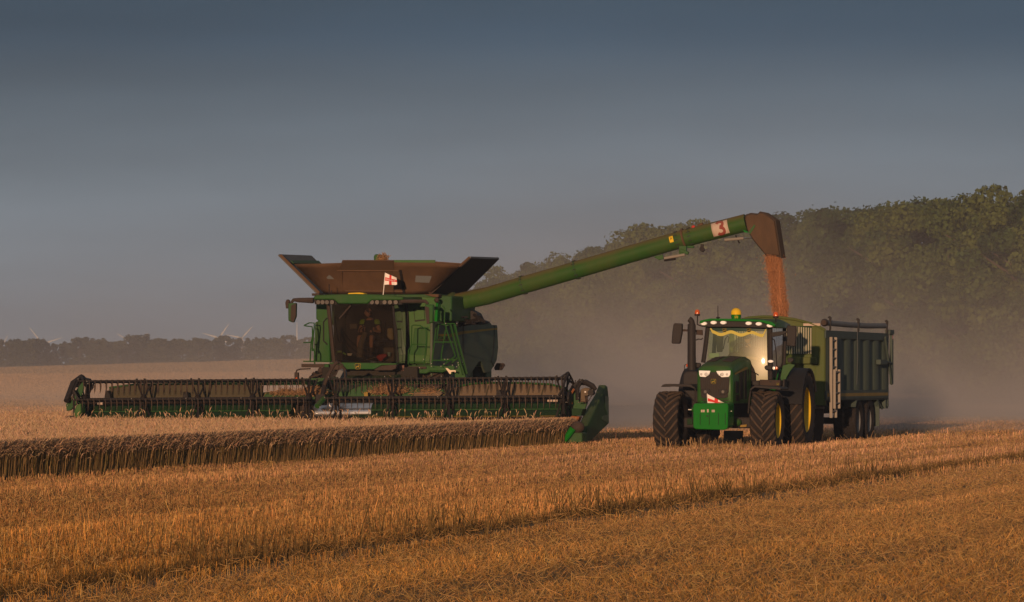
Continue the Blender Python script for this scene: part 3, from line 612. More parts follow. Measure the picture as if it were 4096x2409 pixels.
# reel
xl = [f((X, 1600), 0).x for X in (345, 576, 793, 1012, 1236)]; xr = [f((X, 1600), 0).x for X in (1345, 1569, 1795, 2019, 2252)]
angs = [4+60*k for k in range(6)]
def bat_pos(t, r=RR): return -r*math.cos(R(t)), hub+r*math.sin(R(t))
def tine(mb, x, y, z, L_=.27):
    mb.loft([[V((x+a*.011, y+b*.011, z)) for a, b in ((-1, -1), (1, -1), (1, 1), (-1, 1))],
             [V((x+a*.009, y+.012+b*.009, z-L_*.5)) for a, b in ((-1, -1), (1, -1), (1, 1), (-1, 1))],
             [V((x+a*.003, y-.015+b*.003, z-L_)) for a, b in ((-1, -1), (1, -1), (1, 1), (-1, 1))]])
for half in (xl, xr):
    a, b = half[0]-.12, half[-1]+.08
    MB().lathe([(0, .02), (0, .085), (b-a, .085), (b-a, .02)], (a, 0, hub), (1, 0, 0), 18).build('reel_tube', M['reelb'], hd)
    for k, t in enumerate(angs):
        y, z = bat_pos(t)
        mb = MB(); mb.tube([(a, y, z), (b, y, z)], .021, 8)
        xs_ = np.arange(a+.08+(.075 if k % 2 else 0), b, .155)
        for x in xs_: mb.bx(x-.022, x+.022, y-.028, y+.028, z-.032, z+.028)
        bt = mb.build('reel_bat', M['reelb'], hd, smooth=30)
        if k == 0:
            for x in xs_:
                mb = MB(); tine(mb, x, y, z-.02); mb.build('tine', M['tine'], bt, smooth=0)
        else:
            mb = MB()
            for x in xs_: tine(mb, x, y, z-.02)
            o = mb.build('tines', M['tine'], bt, smooth=0); o['kind'] = 'stuff'
    for x in half:
        mb = MB()
        for k, t in enumerate(angs):
            y, z = bat_pos(t, RR+.03); y0, z0 = bat_pos(t+16, .10); y1, z1 = bat_pos(t-16, .10)
            mb.bar((x-.02, y0, z0), (x-.10, y, z), .042, .018, (0, -math.cos(R(t+90)), math.sin(R(t+90)))); mb.bar((x+.02, y1, z1), (x+.12, y, z), .042, .018, (0, -math.cos(R(t+90)), math.sin(R(t+90))))
            mb.bx(x-.11, x-.07, y-.028, y+.028, z-.03, z+.028); mb.bx(x+.10, x+.14, y-.028, y+.028, z-.03, z+.028)
        mb.lathe([(-.06, .05), (-.06, .13), (.06, .13), (.06, .05)], (x, 0, hub), (1, 0, 0), 14)
        sp = mb.build('reel_spider', M['black'], hd)
        mb = MB()
        for k, t in enumerate(angs):
            y, z = bat_pos(t, RR+.04); mb.ball((x-.1, y-.03, z+.02), .012, 6)
        mb.build('bolt', M['bolt'], sp)
# end discs with six heavy arms, one at each end of the reel
for x, s in ((xl[0]-.06, -1), (xr[-1]+.10, 1)):
    mb = MB()
    for k, t in enumerate([a+22 for a in angs]):
        y, z = bat_pos(t, RR+.07); y2, z2 = bat_pos(t+60, RR+.07)
        mb.bar((x, -.09*math.cos(R(t)), hub+.09*math.sin(R(t))), (x+.06*s, y, z), .08, .03, (1, 0, 0))
        mb.tube([(x+.06*s, y, z), (x+.06*s, (y+y2)/2*1.02, hub+((z+z2)/2-hub)*1.02), (x+.06*s, y2, z2)], .028, 6)
        y3, z3 = bat_pos(t-22, RR); mb.bar((x+.06*s, y, z), (x-.08*s, y3, z3), .06, .04)
    mb.lathe([(-.1, .06), (-.1, .17), (.1, .17), (.1, .06)], (x, 0, hub), (1, 0, 0), 16)
    mb.build('end_disc', M['black'], hd)
# reel arms: heavy lift arms at both ends and in the middle
mb = MB(); x = xl[0]-.30
mb.tube([(x+.1, .9, 1.50), (x+.05, .35, 1.74), (x, -.1, 1.60), (x-.05, -.5, 1.15)], [.09, .10, .09, .07], 8)
mb.prism([V((x+.02, .2, 1.78)), V((x+.3, .15, 1.72)), V((x+.35, .1, 1.62)), V((x, .0, 1.5))], (0, .25, 0))
mb.build('reel_arm', M['black'], hd)
P = [h4(620, 310), h4(640, 480), h4(610, 640), h4(530, 760), h4(520, 880), h4(430, 930), h4(290, 1085), h4(190, 1110), h4(160, 940), h4(240, 830), h4(400, 600)]
ml = MB().prism([f(p_, -.25) for p_ in P], (0, .10, 0)).build('arm_shield', M['green_shade'], hd, bevel=.015)
MB().prism([f(p_, -.30) for p_ in (h4(235, 880), h4(350, 690), h4(375, 720), h4(260, 905))], (0, .04, 0)).build('shield_slot', M['tan'], ml)
mb = MB()
for p_ in ((570, 740), (630, 790), (740, 310), (765, 370), (950, 405), (620, 650), (210, 955)): mb.ball(f(h4(*p_), -.32), .014, 6)
mb.build('bolt', M['bolt'], ml)
# left divider
mb = MB()
a_ = [f(h4(*p_), -.7) for p_ in ((440, 950), (560, 900), (575, 1150), (470, 1310), (320, 1300))]
mb.prism(a_, (0, .35, 0)); mb.build('crop_divider', M['green_pale'], hd, bevel=.03)
MB().ball(f(h4(290, 1295), -.9), (.13, .2, .06), 10).build('divider_tip', M['brownp'], hd)
# right end: big divider shield
ridge_i = [HF.s(h5(*p_), 6.62) for p_ in ((1062, 278), (960, 450), (850, 650), (775, 860), (745, 1000), (770, 1200), (788, 1350))]
ridge_o = [HF.s(h5(*p_), 6.80) for p_ in ((1250, 275), (1215, 470), (1080, 720), (940, 950), (850, 1080), (805, 1200), (800, 1352))]
# keep the two ridges level with each other from front to back
for a, b in zip(ridge_i, ridge_o): m_ = (a.y+b.y)/2; a.y = m_-.02; b.y = m_+.02
back = [HF.s(h5(*p_), 6.80) for p_ in ((1262, 300), (1281, 510), (1279, 1000), (980, 1290), (885, 1355))]
mb = MB()
outer = ridge_o+list(reversed(back))
n_ = len(outer); inner = [V((6.62, p_.y, p_.z)) for p_ in ridge_i]+[V((6.64, p_.y, p_.z)) for p_ in reversed(back)]
mb.loft([outer, inner]); dv = mb.build('end_divider', M['green_shade'], hd, bevel=.035, smooth=60)
MB().prism([V((6.805, p_.y, p_.z)) for p_ in [HF.s(h5(*q_), 6.805) for q_ in ((1205, 480), (1275, 500), (1275, 990), (1140, 915), (1150, 860), (1250, 830), (1210, 700))]], (.006, 0, 0)).build('recess', M['green'], dv)
c_ = f(h5(697, 1062), -1.35); mb = MB(); mb.ball(c_, (.175, .16, .145), 24); mb.build('divider_cap', M['brownp'], hd)
mb = MB(); a = [f(h5(*p_), -1.5) for p_ in ((575, 1065), (655, 1095), (470, 1345), (390, 1348))]
t0 = (a[0]+a[1])/2; t1 = (a[2]+a[3])/2
mb.tube([t0, t0*.5+t1*.5, t1], [.085, .080, .055], 12); mb.build('divider_snout', M['green_clean'], hd)
mb = MB(); mb.prism([f(h5(*p_), -1.42) for p_ in ((545, 1180), (640, 1150), (780, 1165), (785, 1350), (470, 1350))], (0, .5, 0)); mb.build('divider_shoe', M['green_shade'], hd, bevel=.03)
# drive gear on the right end
mb = MB()
mb.tube([f(h5(700, 560), -.1), f(h5(700, 330), -.1), f(h5(760, 225), -.1)], [.05, .06, .05], 8)
mb.tube([f(h5(750, 230), .1), f(h5(860, 235), .1), f(h5(980, 300), .1), f(h5(1040, 370), .1)], [.07, .075, .07, .05], 8)
mb.bar(f(h5(640, 300), 0), f(h5(760, 175), 0), .05, .05); mb.bar(f(h5(665, 190), 0), f(h5(655, 310), 0), .02, .02); mb.bar(f(h5(795, 170), 0), f(h5(770, 260), 0), .03, .03)
mb.lathe([(-.1, .02), (-.1, .075), (.1, .075), (.1, .02)], f(h5(960, 420), 0), (0, 1, 0), 12)
mb.build('reel_drive', M['black'], hd)
mb = MB(); mb.prism([f(h5(*p_), .1) for p_ in ((720, 520), (760, 360), (830, 330), (930, 345), (900, 470), (850, 500), (860, 600), (750, 590))], (0, .25, 0))
mb.build('gear_case', M['tan'], hd, bevel=.02)
MB().bx(*sum(([f(h5(848, 408), .08).x-.018, f(h5(848, 408), .08).x+.018], [.06, .09], [f(h5(848, 408), .08).z-.02, f(h5(848, 408), .08).z+.02]), [])).build('label_plate', M['white'], hd)
mb = MB(); mb.prism([f(h5(*p_), .45) for p_ in ((595, 620), (600, 430), (690, 380), (880, 600), (830, 730), (590, 720))], (0, .1, 0)); mb.build('side_sheet', M['green_shade'], hd)
mb = MB(); mb.prism([f(h5(*p_), .2) for p_ in ((590, 715), (800, 725), (760, 850), (590, 850))], (0, .4, 0)); mb.build('side_box', M['trough'], hd, bevel=.01)
mb = MB(); mb.prism([f(h5(*p_), 0) for p_ in ((300, 945), (520, 940), (590, 850), (735, 865), (690, 975), (300, 985))], (0, .3, 0)); mb.build('end_plate', M['orange_rust'], hd, bevel=.01)
mb = MB()
for pts in (((700, 600), (850, 590), (880, 480)), ((840, 470), (850, 560), (845, 620)), ((940, 500), (975, 470), (900, 580)), ((880, 460), (880, 595))):
    mb.tube([f(h5(*p_), -.05) for p_ in pts], .012, 6)
mb.build('hose', M['brownp'], hd)
mb = MB()
for p_ in ((885, 462), (718, 520), (715, 600), (975, 372), (760, 188), (405, 470), (328, 470), (370, 835), (460, 880), (505, 600), (485, 600)): mb.ball(f(h5(*p_), -.42), .010, 6)
mb.build('bolt', M['bolt'], hd)
mb = MB(); p = f(h5(240, 572), -.12); mb.tube([p-V((.13, 0, 0)), p+V((.13, 0, 0))], .03, 8); p = f(h4(1110, 910), -.12); mb.tube([p-V((.08, 0, 0)), p+V((.05, 0, 0))], .035, 8); mb.build('tube_sleeve', M['sticker'], hd)
# chain drive, rusty, beside the right disc
mb = MB(); mb.tube([f(h5(*p_), .2) for p_ in ((640, 350), (575, 460), (570, 560), (595, 635))], .03, 6); mb.build('drive_chain', M['orange_rust'], hd)
# middle reel arm with hydraulic hoses and its little rams
mb = MB()
mb.tube([f(c1(*p_), .1) for p_ in ((700, 1480), (760, 1330), (850, 1170), (915, 1120))], .045, 8)
mb.tube([f(c1(*p_), .2) for p_ in ((915, 1120), (985, 1170), (1020, 1290), (1020, 1400))], .022, 8)
mb.tube([f(c1(*p_), .2) for p_ in ((925, 1130), (925, 1220), (880, 1320), (840, 1350))], .018, 8)
mb.build('hydraulic_hose', M['brownp'], hd)
mb = MB(); mb.tube([(-.02, .9, 1.45), (-.02, .4, 1.62), (-.02, 0, hub)], [.08, .08, .06], 8); mb.bx(-.14, .10, -.1, .1, hub-.14, hub+.14); mb.build('reel_arm', M['black'], hd)
mb = MB(); a = f(q2(2245, 410), -.45); b = f(q2(2305, 345), -.1); mb.tube([a, b], .07, 8); mb.build('arm_ram', M['green'], hd)
# small black brackets standing on the trough
for X, Y in ((742, 1583), (2000-4, 1575), (430, 1578)):
    p = f((X, Y), .6); mb = MB(); mb.prism([(p.x-.09, .6, p.z-.16), (p.x+.09, .6, p.z-.16), (p.x+.05, .6, p.z+.10), (p.x-.05, .6, p.z+.10)], (0, .12, 0)); mb.build('trough_bracket', M['black'], hd, bevel=.01)
mb = MB()
for X in (560, 668, 838, 940): 
    p = f((X, 1597), .85); mb.ball(p-V((0, 0, .08)), (.12, .1, .12), 14)
mb.build('roller_end', M['green'], hd)
# straw trapped on the centre shelf
Qs, Cs = [], []
for (X, Y, n, sx, sz) in ((1560, 1562, 900, .42, .13), (1720, 1567, 300, .3, .06), (1150, 1565, 420, .42, .05), (1250, 1568, 420, .35, .09), (1590, 1668, 120, .3, .05)):
    p = HF.f((X, Y), .9); x = p.x+rng.normal(0, sx*.5, n); zz = p.z-.06+np.abs(rng.normal(0, sz, n))*np.exp(-((x-p.x)/sx)**2); y = .9+rng.normal(0, .1, n)
    a = rng.uniform(0, 6.28, n); ln = rng.uniform(.08, .3, n); t = rng.normal(0, .5, n); Q = np.empty((n, 4, 3)); dx = np.cos(a)*ln/2; dy = np.sin(a)*ln/2*.4; dz = t*ln/2
    Q[:, 0] = np.stack([x-dx, y-dy, zz-dz], 1); Q[:, 1] = np.stack([x+dx, y+dy, zz+dz], 1); Q[:, 2] = Q[:, 1]+[0, 0, .010]; Q[:, 3] = Q[:, 0]+[0, 0, .010]
    Qs.append(Q); Cs.append(np.array([.30, .17, .085])[None]*rng.uniform(.5, 1.3, (n, 1)))
ts = quads_mesh('trapped_straw', np.concatenate(Qs), np.concatenate(Cs), straw_m); HF.place(ts); tag(ts, 'tangle of straw caught on the middle of the header frame', 'straw', kind='stuff')
# ------------------------------------------------------------------ combine harvester
cb = thing('combine_harvester', 'big green combine harvester with open grain tank unloading through its raised auger', 'combine harvester', CF)
f = CF.f; s_ = CF.s
def fp(pts, ly, name, mat, t=.05, parent=None, bevel=.01, q=None):
    return MB().prism([f(q(*p) if q else p, ly) for p in pts], (0, t, 0)).build(name, mat, parent or cb, bevel=bevel)
# main body
mb = MB(); mb.bx(-1.42, 1.46, 5.62, 9.2, 1.0, 3.14); mb.bx(-1.42, 1.44, 9.2, 11.6, 2.0, 3.13); mb.bx(-1.2, 1.2, 11.6, 12.2, 1.5, 2.9); mb.build('body', M['green_shade'], cb, bevel=.04)
side = [s_(c3(*p), 1.55) for p in ((352, 482), (560, 512), (1000, 515), (1258, 514), (1276, 545), (1358, 546), (1366, 700), (1375, 900), (1352, 1100), (1300, 1195), (1250, 1285), (1172, 1288), (1106, 1110), (1070, 1130), (960, 1290), (900, 1400), (345, 1400))]
MB().prism(side, (-.07, 0, 0)).build('side_panel', paint('side_panel_paint', (.055, .095, .056), .5, .5, dcol=(.13, .11, .088)), cb, bevel=.02)
for pts in (((820, 515), (835, 540), (822, 700), (830, 1010)), ((1310, 546), (1312, 700), (1290, 1000), (1262, 1110), (1300, 1190))):
    MB().tube([s_(c3(*p), 1.555) for p in pts], .010, 4).build('panel_seam', M['black'], cb)
MB().prism([s_(c3(*p), 1.553) for p in ((440, 684), (600, 690), (820, 642), (1358, 590), (1358, 620), (1300, 622), (830, 685), (640, 730), (598, 788), (438, 782))], (.004, 0, 0)).build('side_stripe', paint('dusty_yellow_stripe', (.36, .22, .02), .6, .4, dcol=(.12, .09, .045)), cb)
tx = bpy.data.curves.new('t', 'FONT'); tx.body = 'JOHN DEERE'; tx.size = 1; tx.extrude = .004
to = bpy.data.objects.new('t', tx); COL.objects.link(to); bpy.context.view_layer.update()
tm = bpy.data.meshes.new_from_object(to.evaluated_get(bpy.context.evaluated_depsgraph_get())); bpy.data.objects.remove(to)
A = s_(c3(446, 772), 1.562); B = s_(c3(592, 775), 1.562); H = s_(c3(446, 715), 1.562).z-A.z
wid = max(v.co.x for v in tm.vertices); hei = max(v.co.y for v in tm.vertices)
for v in tm.vertices: v.co = V((1.562+v.co.z, A.y+(B.y-A.y)*v.co.x/wid, A.z+(B.z-A.z)*v.co.x/wid+H*v.co.y/hei))
tm.materials.append(M['green_shade']); o = bpy.data.objects.new('lettering', tm); COL.objects.link(o); o.parent = cb
# rear tail board
MB().prism([f(c3(*p), 12.0) for p in ((1345, 1138), (1455, 1140), (1478, 1172), (1425, 1250), (1320, 1250), (1305, 1215))], (0, .06, 0)).build('straw_board', M['brownp'], cb, bevel=.01)
# wheels
def tyre(parent, c, Rr, w, nl, mat_t=M['rubber'], mat_l=M['lug'], rim=M['yellow'], rimr=.5, side_=1, lugh=.045):
    w2 = w/2; wl_ = bpy.data.objects.new('wheel', None); COL.objects.link(wl_); wl_.parent = parent; wl_.location = c
    prof = [(-w2*.80, rimr), (-w2*.98, rimr+.10), (-w2, Rr*.86), (-w2*.93, Rr*.945), (-w2*.75, Rr-lugh*.9), (0, Rr-lugh*.8), (w2*.75, Rr-lugh*.9), (w2*.93, Rr*.945), (w2, Rr*.86), (w2*.98, rimr+.10), (w2*.80, rimr)]
    mb = MB(); mb.lathe(prof, (0, 0, 0), (1, 0, 0), 56, cap=False); mb.build('tyre', mat_t, wl_, smooth=50)
    mb = MB()
    for k in range(nl):
        for sgn in (-1, 1):
            ph0 = 2*math.pi*(k+(.5 if sgn > 0 else 0))/nl; lo = []
            for i, u in enumerate((-.05, .3, .62, .86, .99)):
                ph = ph0+u*1.15*w2/Rr*1.0+(.05*u*u); r1 = Rr-(0, 0, .003, .012, .05)[i]*1.0; r0 = r1-lugh*1.6; hw = (.030, .034, .040, .046, .050)[i]
                pr = []
                for r_, dd in ((r0, -hw*1.25), (r1, -hw*.8), (r1, hw*.8), (r0, hw*1.25)):
                    t = ph+dd/Rr; pr.append(V((sgn*u*w2, -r_*math.cos(t), r_*math.sin(t))))
                lo.append(pr)
            mb.loft(lo)
    mb.build('tread', mat_l, wl_, smooth=20)
    rp = [(w2*.80, rimr+.015), (w2*.84, rimr), (w2*.70, rimr-.03), (w2*.30, rimr-.09), (w2*.18, rimr*.55), (w2*.26, rimr*.45), (w2*.30, .16), (w2*.48, .14), (w2*.48, .01)]
    rp = [(h*side_, r_) for h, r_ in rp]
    mb = MB(); mb.lathe(rp, (0, 0, 0), (1, 0, 0), 48, cap=False); rm = mb.build('rim', rim, wl_, smooth=40)
    mb = MB()
    for k in range(8): t = k*math.pi/4; mb.lathe([(0, .001), (0, .022), (.03, .022), (.03, .001)], (w2*.30*side_ if side_ > 0 else -w2*.30-.03, -.24*math.cos(t), .24*math.sin(t)), (1, 0, 0), 6)
    mb.build('wheel_nut', M['black'], rm)
    return wl_
tyre(cb, (1.45, 5.2, .95), .95, .75, 22, rimr=.5); tyre(cb, (-1.45, 5.2, .95), .95, .75, 22, rimr=.5, side_=-1)
tyre(cb, (1.25, 10.6, .72), .72, .55, 18, rimr=.38); tyre(cb, (-1.25, 10.6, .72), .72, .55, 18, rimr=.38, side_=-1)
# feeder house
mb = MB(); mb.loft([[V((-.85, 1.1, .55)), V((.85, 1.1, .55)), V((.85, 1.1, 1.35)), V((-.85, 1.1, 1.35))], [V((-.85, 4.6, 1.15)), V((.85, 4.6, 1.15)), V((.85, 4.6, 1.85)), V((-.85, 4.6, 1.85))]])
mb.build('feeder_house', M['green_shade'], cb, bevel=.03)
MB().bx(-1.3, 1.3, 4.2, 5.6, 1.0, 1.98).build('underframe', M['interior'], cb, bevel=.02)
# front walls either side of the cab
fp([(1326, 520), (1592, 522), (1602, 560), (1575, 760), (1546, 1135), (1338, 1135), (1320, 900)], 5.35, 'front_panel', M['green_pale'], .25, bevel=.03, q=q1)
fp([(1383, 633), (1481, 631), (1491, 738), (1396, 750)], 5.33, 'hatch_seam', M['black'], .01, bevel=0, q=q1)
fp([(1388, 638), (1478, 636), (1487, 728), (1397, 738)], 5.315, 'hatch', M['green_pale'], .02, bevel=.01, q=q1)
fp([(1392, 810), (1520, 796), (1498, 1108), (1340, 1110), (1340, 1000), (1375, 950)], 5.33, 'service_door', M['green'], .03, bevel=.01, q=q1)
fp([(1345, 1052), (1535, 1058), (1530, 1118), (1340, 1115)], 5.30, 'step_guard', M['green_pale'], .03, bevel=.01, q=q1)
fp([(1592, 530), (1608, 560), (1600, 750), (1570, 760), (1588, 600)], 5.30, 'corner_trim', M['green_clean'], .3, bevel=.02, q=q1)
fp([(488, 588), (600, 588), (622, 1120), (466, 1115), (480, 755), (512, 742), (490, 728)], 5.35, 'front_panel', M['green'], .25, bevel=.03, q=q1)
fp([(484, 757), (505, 757), (482, 1115), (466, 1115)], 5.30, 'edge_trim', M['green_shade'], .1, bevel=.01, q=q1)
# side block with the auger elbow
mb = MB(); mb.prism([f(q1(*p), 5.6) for p in ((1600, 505), (1735, 512), (1735, 745), (1570, 752), (1600, 600))], (0, 2.4, 0)); mb.build('auger_housing', M['green_shade'], cb, bevel=.04)
mb = MB()
for k in range(26):
    r_ = random.Random(k); X, Y = 1700+r_.uniform(0, 250), 660+r_.uniform(10, 115); a = f(q1(X, Y), 6.6+r_.uniform(0, 1.4))
    b = a+V((r_.uniform(-.35, .35), r_.uniform(-.4, .4), r_.uniform(-.25, .25))); b.z = max(b.z, 3.1); mb.bar(a, b, r_.uniform(.03, .11), r_.uniform(.03, .11))
mb.prism([f(q1(*p), 7.5) for p in ((1690, 775), (1690, 660), (1900, 640), (1960, 670), (1990, 730), (2040, 748), (2040, 760), (1980, 775))], (0, .5, 0))
mb.build('engine_gear', M['black'], cb)
MB().ball(f(q1(1781, 750), 6.4), (.045, .045, .06), 10).build('filler_cap', M['white'], cb)
mb = MB(); mb.prism([f(q1(*p), 5.25) for p in ((1478, 497), (1614, 497), (1612, 526), (1560, 522))], (0, .3, 0)); mb.build('tank_ledge', M['tank'], cb, bevel=.01)
mb = MB(); mb.ball(f(q1(1596, 552), 5.1), .07, 12); mb.build('work_lamp', M['brownp'], cb)
# grain tank extensions
LY0, LY1 = 5.3, 8.4
def flap(fb, ft, bt, name, mat, th):
    A, B_ = f(fb, LY0), f(ft, LY0); C_ = f(bt, LY1+.1); D_ = V((A.x, LY1, A.z)); n = (B_-A).cross(D_-A).normalized()*th
    return MB().prism([A, B_, C_, D_], n)
m_l = flap((1272, 1172), (1116, 1017), (1246, 1022), '', None, .05); wl_o = m_l.build('tank_flap', M['flap_in'], cb, bevel=.006)
A, B_, C_ = f((1298, 1169), LY0-.01), f((1162, 1042), LY0-.01), f((1283, 1052), LY1)
MB().bar(f((1277, 1172), LY0-.03), f((1122, 1020), LY0-.03), .06, .03, (0, 1, 0)).build('flap_edge', M['tank'], wl_o)
MB().bar(f(g6(345, 245), LY0+.3), f(g6(905, 250), LY1), .11, .02, (.7, 0, .7)).build('flap_band', M['green_shade'], wl_o)
wr = flap((1717, 1175), (1879, 1028), (1993, 1031), '', None, -.05).build('tank_flap', M['flap'], cb, bevel=.006)
MB().bar(f((1716, 1172), LY0-.03), f((1878, 1029), LY0-.03), .05, .03, (0, 1, 0)).build('flap_edge', M['tank'], wr)
MB().bar(f((1879, 1030), LY0), f((1992, 1034), LY1), .05, .05).build('flap_lip', M['tarp'], wr)
# front curtain: leans outwards, canvas corners
top = [(1178, 1057), (1285, 1056), (1367, 1053), (1370, 1042), (1573, 1042), (1577, 1051), (1740, 1053), (1842, 1059)]
bot = [(1296, 1172), (1330, 1175), (1370, 1176), (1372, 1176), (1573, 1176), (1577, 1176), (1650, 1176), (1716, 1175)]
rows = []
for i in range(9):
    t = i/8; row = []
    for a, b in zip(bot, top):
        X, Y = a[0]+(b[0]-a[0])*t, a[1]+(b[1]-a[1])*t; row.append(f((X, Y), LY0-.75*t+.05*math.sin(t*3.14)))
    rows.append(row)
cu = MB().grid(rows).build('tank_curtain', M['tank'], cb, smooth=25, solid=.03, off=0)
def cpt(X, Y, d=.03):
    t = (1175-Y)/(1175-1053); p = f((X, Y), LY0-.75*t+.05*math.sin(t*3.14)-d); return p
for pts in (((1281, 1097), (1318, 1100), (1337, 1117), (1312, 1117)), ((1663, 1103), (1727, 1105), (1717, 1132), (1660, 1129))):
    MB().prism([cpt(*p) for p in pts], (0, .01, 0)).build('curtain_window', M['tarp'], cu, bevel=.003)
mb = MB(); mb.bar(cpt(1348, 1083), cpt(1593, 1084), .04, .03); mb.bar(cpt(1383, 1164), cpt(1611, 1166), .04, .03); mb.build('curtain_batten', M['tank'], cu)
MB().prism([cpt(*p) for p in ((1596, 1080), (1606, 1080), (1622, 1175), (1610, 1175))], (0, .02, 0)).build('curtain_strap', M['black'], cu)
MB().prism([cpt(*p) for p in ((1372, 1043), (1572, 1043), (1576, 1082), (1352, 1082))], (0, .02, 0)).build('curtain_panel', paint('rusty_panel', (.070, .042, .026), .8, .4, dcol=(.12, .075, .045), up=0), cu, bevel=.004)
# tank inside and back
mb = MB(); mb.bx(-1.40, 1.40, 5.4, 8.4, 3.1, 3.95); mb.build('grain_tank', M['green_shade'], cb, bevel=.03)
mb = MB(); A, B_ = f((1170, 1175), LY1), f((1830, 1175), LY1); mb.prism([f(p, LY1) for p in ((1300, 1175), (1225, 1060), (1573, 1046), (1740, 1046), (1940, 1060), (1830, 1175))], (0, .04, 0)); mb.build('tank_back', M['tank'], cb)
MB().prism([f(q1(*p), 7.0) for p in ((1190, 184), (1580, 184), (1582, 225), (1190, 225))], (0, .06, 0)).build('tank_beam', M['green_pale'], cb, bevel=.01)
mb = MB(); mb.prism([f(q1(*p), 6.6) for p in ((1020, 190), (1018, 150), (1030, 132), (1062, 130), (1078, 150), (1082, 190))], (0, .3, 0)); mb.build('loading_auger_head', M['green'], cb, bevel=.02)
mb = MB(); rl = random.Random(3)
for k in range(150):
    p = f(q1(1100+rl.gauss(0, 18), 162+rl.gauss(6, 14)), 6.4+rl.uniform(0, .3)); d = V((rl.gauss(0, 1), rl.gauss(0, 1), rl.gauss(.2, .7))).normalized()*rl.uniform(.03, .12); mb.bar(p-d, p+d, .012, .012)
mb.build('caught_straw', M['straw'], cb)
# unloading auger, swung out to the photo-right side
axis = [((1795, 1206), 7.0), ((1950, 1184), 6.95), ((2093, 1141), 6.9), ((2305, 1080), 6.85), ((2737, 954), 6.8), ((2985, 891), 6.8)]
ax = [f((X, Y+10 if X < 1800 else Y), l) for X, Y, l in [(p[0], p[1], l) for p, l in axis]]
au = MB().tube([ax[0], ax[1], ax[2], ax[3], ax[4]], [.235, .235, .235, .232, .230], 28).build('unloading_auger', M['auger'], cb, smooth=40)
d_out = (ax[5]-ax[4]).normalized()
MB().tube([ax[4], ax[5]], .232, 28).build('auger_tip_tube', M['auger'], au, smooth=40)
MB().lathe([(-.05, .2), (-.05, .30), (.45, .29), (.5, .24)], ax[0]-(ax[1]-ax[0]).normalized()*.25, ax[1]-ax[0], 24).build('auger_collar', M['green_shade'], au)
def flange(c, d, r=.26, w=.03, mat=M['green_shade'], bolts=10):
    d = d.normalized()
    fl = MB().lathe([(-w/2, r-.05), (-w/2, r), (w/2, r), (w/2, r-.05)], c, d, 28).build('flange', mat, au); mb = MB()
    a = d.cross(V((0, 0, 1))).normalized(); b = a.cross(d)
    for k in range(bolts):
        t = 2*math.pi*k/bolts; p = c+(a*math.cos(t)+b*math.sin(t))*(r-.006); mb.bar(p-d*.05, p+d*.05, .02, .02)
    mb.build('flange_bolt', M['black'], fl); return fl
flange(ax[2], ax[3]-ax[2]); flange(ax[3], ax[4]-ax[3])
d2 = (ax[4]-ax[3]).normalized(); flange(ax[4], d2, .27, .05, M['tank'], 0); flange(ax[4]-d2*.18, d2, .245, .02, bolts=12); flange(ax[4]+d2*.18, d2, .245, .02, bolts=12)
def under(c, dz, dx=0): return c+V((dx, -.1, dz))
mb = MB(); p = ax[4]; mb.bx(p.x-.1, p.x+.1, p.y-.2, p.y-.08, p.z-.42, p.z-.2); mb.bar(f(a8(500, 560), 6.6), f(a8(600, 600), 6.6), .12, .08); mb.bx(p.x+.12, p.x+.3, p.y-.2, p.y-.1, p.z-.26, p.z-.2)
mb.prism([f(a8(*q_), 6.6) for q_ in ((165, 640), (280, 610), (290, 670), (230, 680))], (0, .05, 0)); mb.build('ram_bracket', M['green'], au, bevel=.01)
rm = MB().tube([f(a8(300, 660), 6.55), f(a8(555, 615), 6.55)], .04, 10).build('ram', M['alu'], au); MB().tube([f(a8(300, 678), 6.57), f(a8(440, 660), 6.57)], .045, 8).build('ram_hose', M['black'], rm)
rm = MB().tube([f(a8(1045, 433), 6.6), f(a8(1280, 412), 6.6)], .04, 10).build('ram', M['alu'], au); MB().tube([f(a8(1280, 412), 6.6), f(a8(1390, 404), 6.6)], .018, 8).build('ram_rod', M['chrome'], rm)
MB().tube([f(a8(1180, 375), 6.6), f(a8(1200, 420), 6.6), f(a8(1230, 475), 6.6)], .02, 6).build('ram_hose', M['black'], rm)
lm = MB(); lm.lathe([(0, .02), (0, .07), (.1, .06), (.12, .02)], f(a8(765, 545), 6.5), (0, 1, -.2), 12); lm.bar(f(a8(770, 485), 6.55), f(a8(765, 530), 6.55), .08, .05); lm.build('auger_lamp', M['black'], au)
MB().tube([f(a8(720, 268), 6.8), f(a8(780, 240), 6.8)], .06, 8).build('lamp_housing', M['tank'], au); MB().ball(f(a8(660, 275), 6.75), .055, 10).build('marker_lamp', M['redp'], au)
MB().bar(f(a8(700, 295), 6.8), f(a8(820, 255), 6.8), .1, .05).build('lamp_bracket', M['green_shade'], au)
# stickers wrapped round the tube
def on_tube(u, th, r):
    a = d_out.cross(V((0, 0, 1))).normalized(); b = a.cross(d_out)      # a points to the camera side or away
    if a.y > 0: a = -a
    return ax[4]+d_out*u+(a*math.cos(th)+b*math.sin(th))*r
Lt = (ax[5]-ax[4]).length
u0, u1 = Lt*.475, Lt*.735
MB().grid([[on_tube(u0+(u1-u0)*i/6, R(-48+104*j/14), .236) for j in range(15)] for i in range(7)]).build('number_sticker', M['sticker'], au, solid=.003, off=0)
mb = MB(); uc, us = (u0+u1)/2+.01, .135
def stroke(pts, w):
    rows = []
    for i, (x, y) in enumerate(pts):
        x0, y0 = pts[max(0, i-1)]; x1, y1 = pts[min(len(pts)-1, i+1)]; l = math.hypot(x1-x0, y1-y0) or 1; nx, ny = -(y1-y0)/l, (x1-x0)/l
        rows.append([on_tube(uc+(x+nx*w*k)*us, R(6)+(y+ny*w*k)*.19/.24, .2405) for k in (-1, -.5, 0, .5, 1)])
    mb.grid(rows)
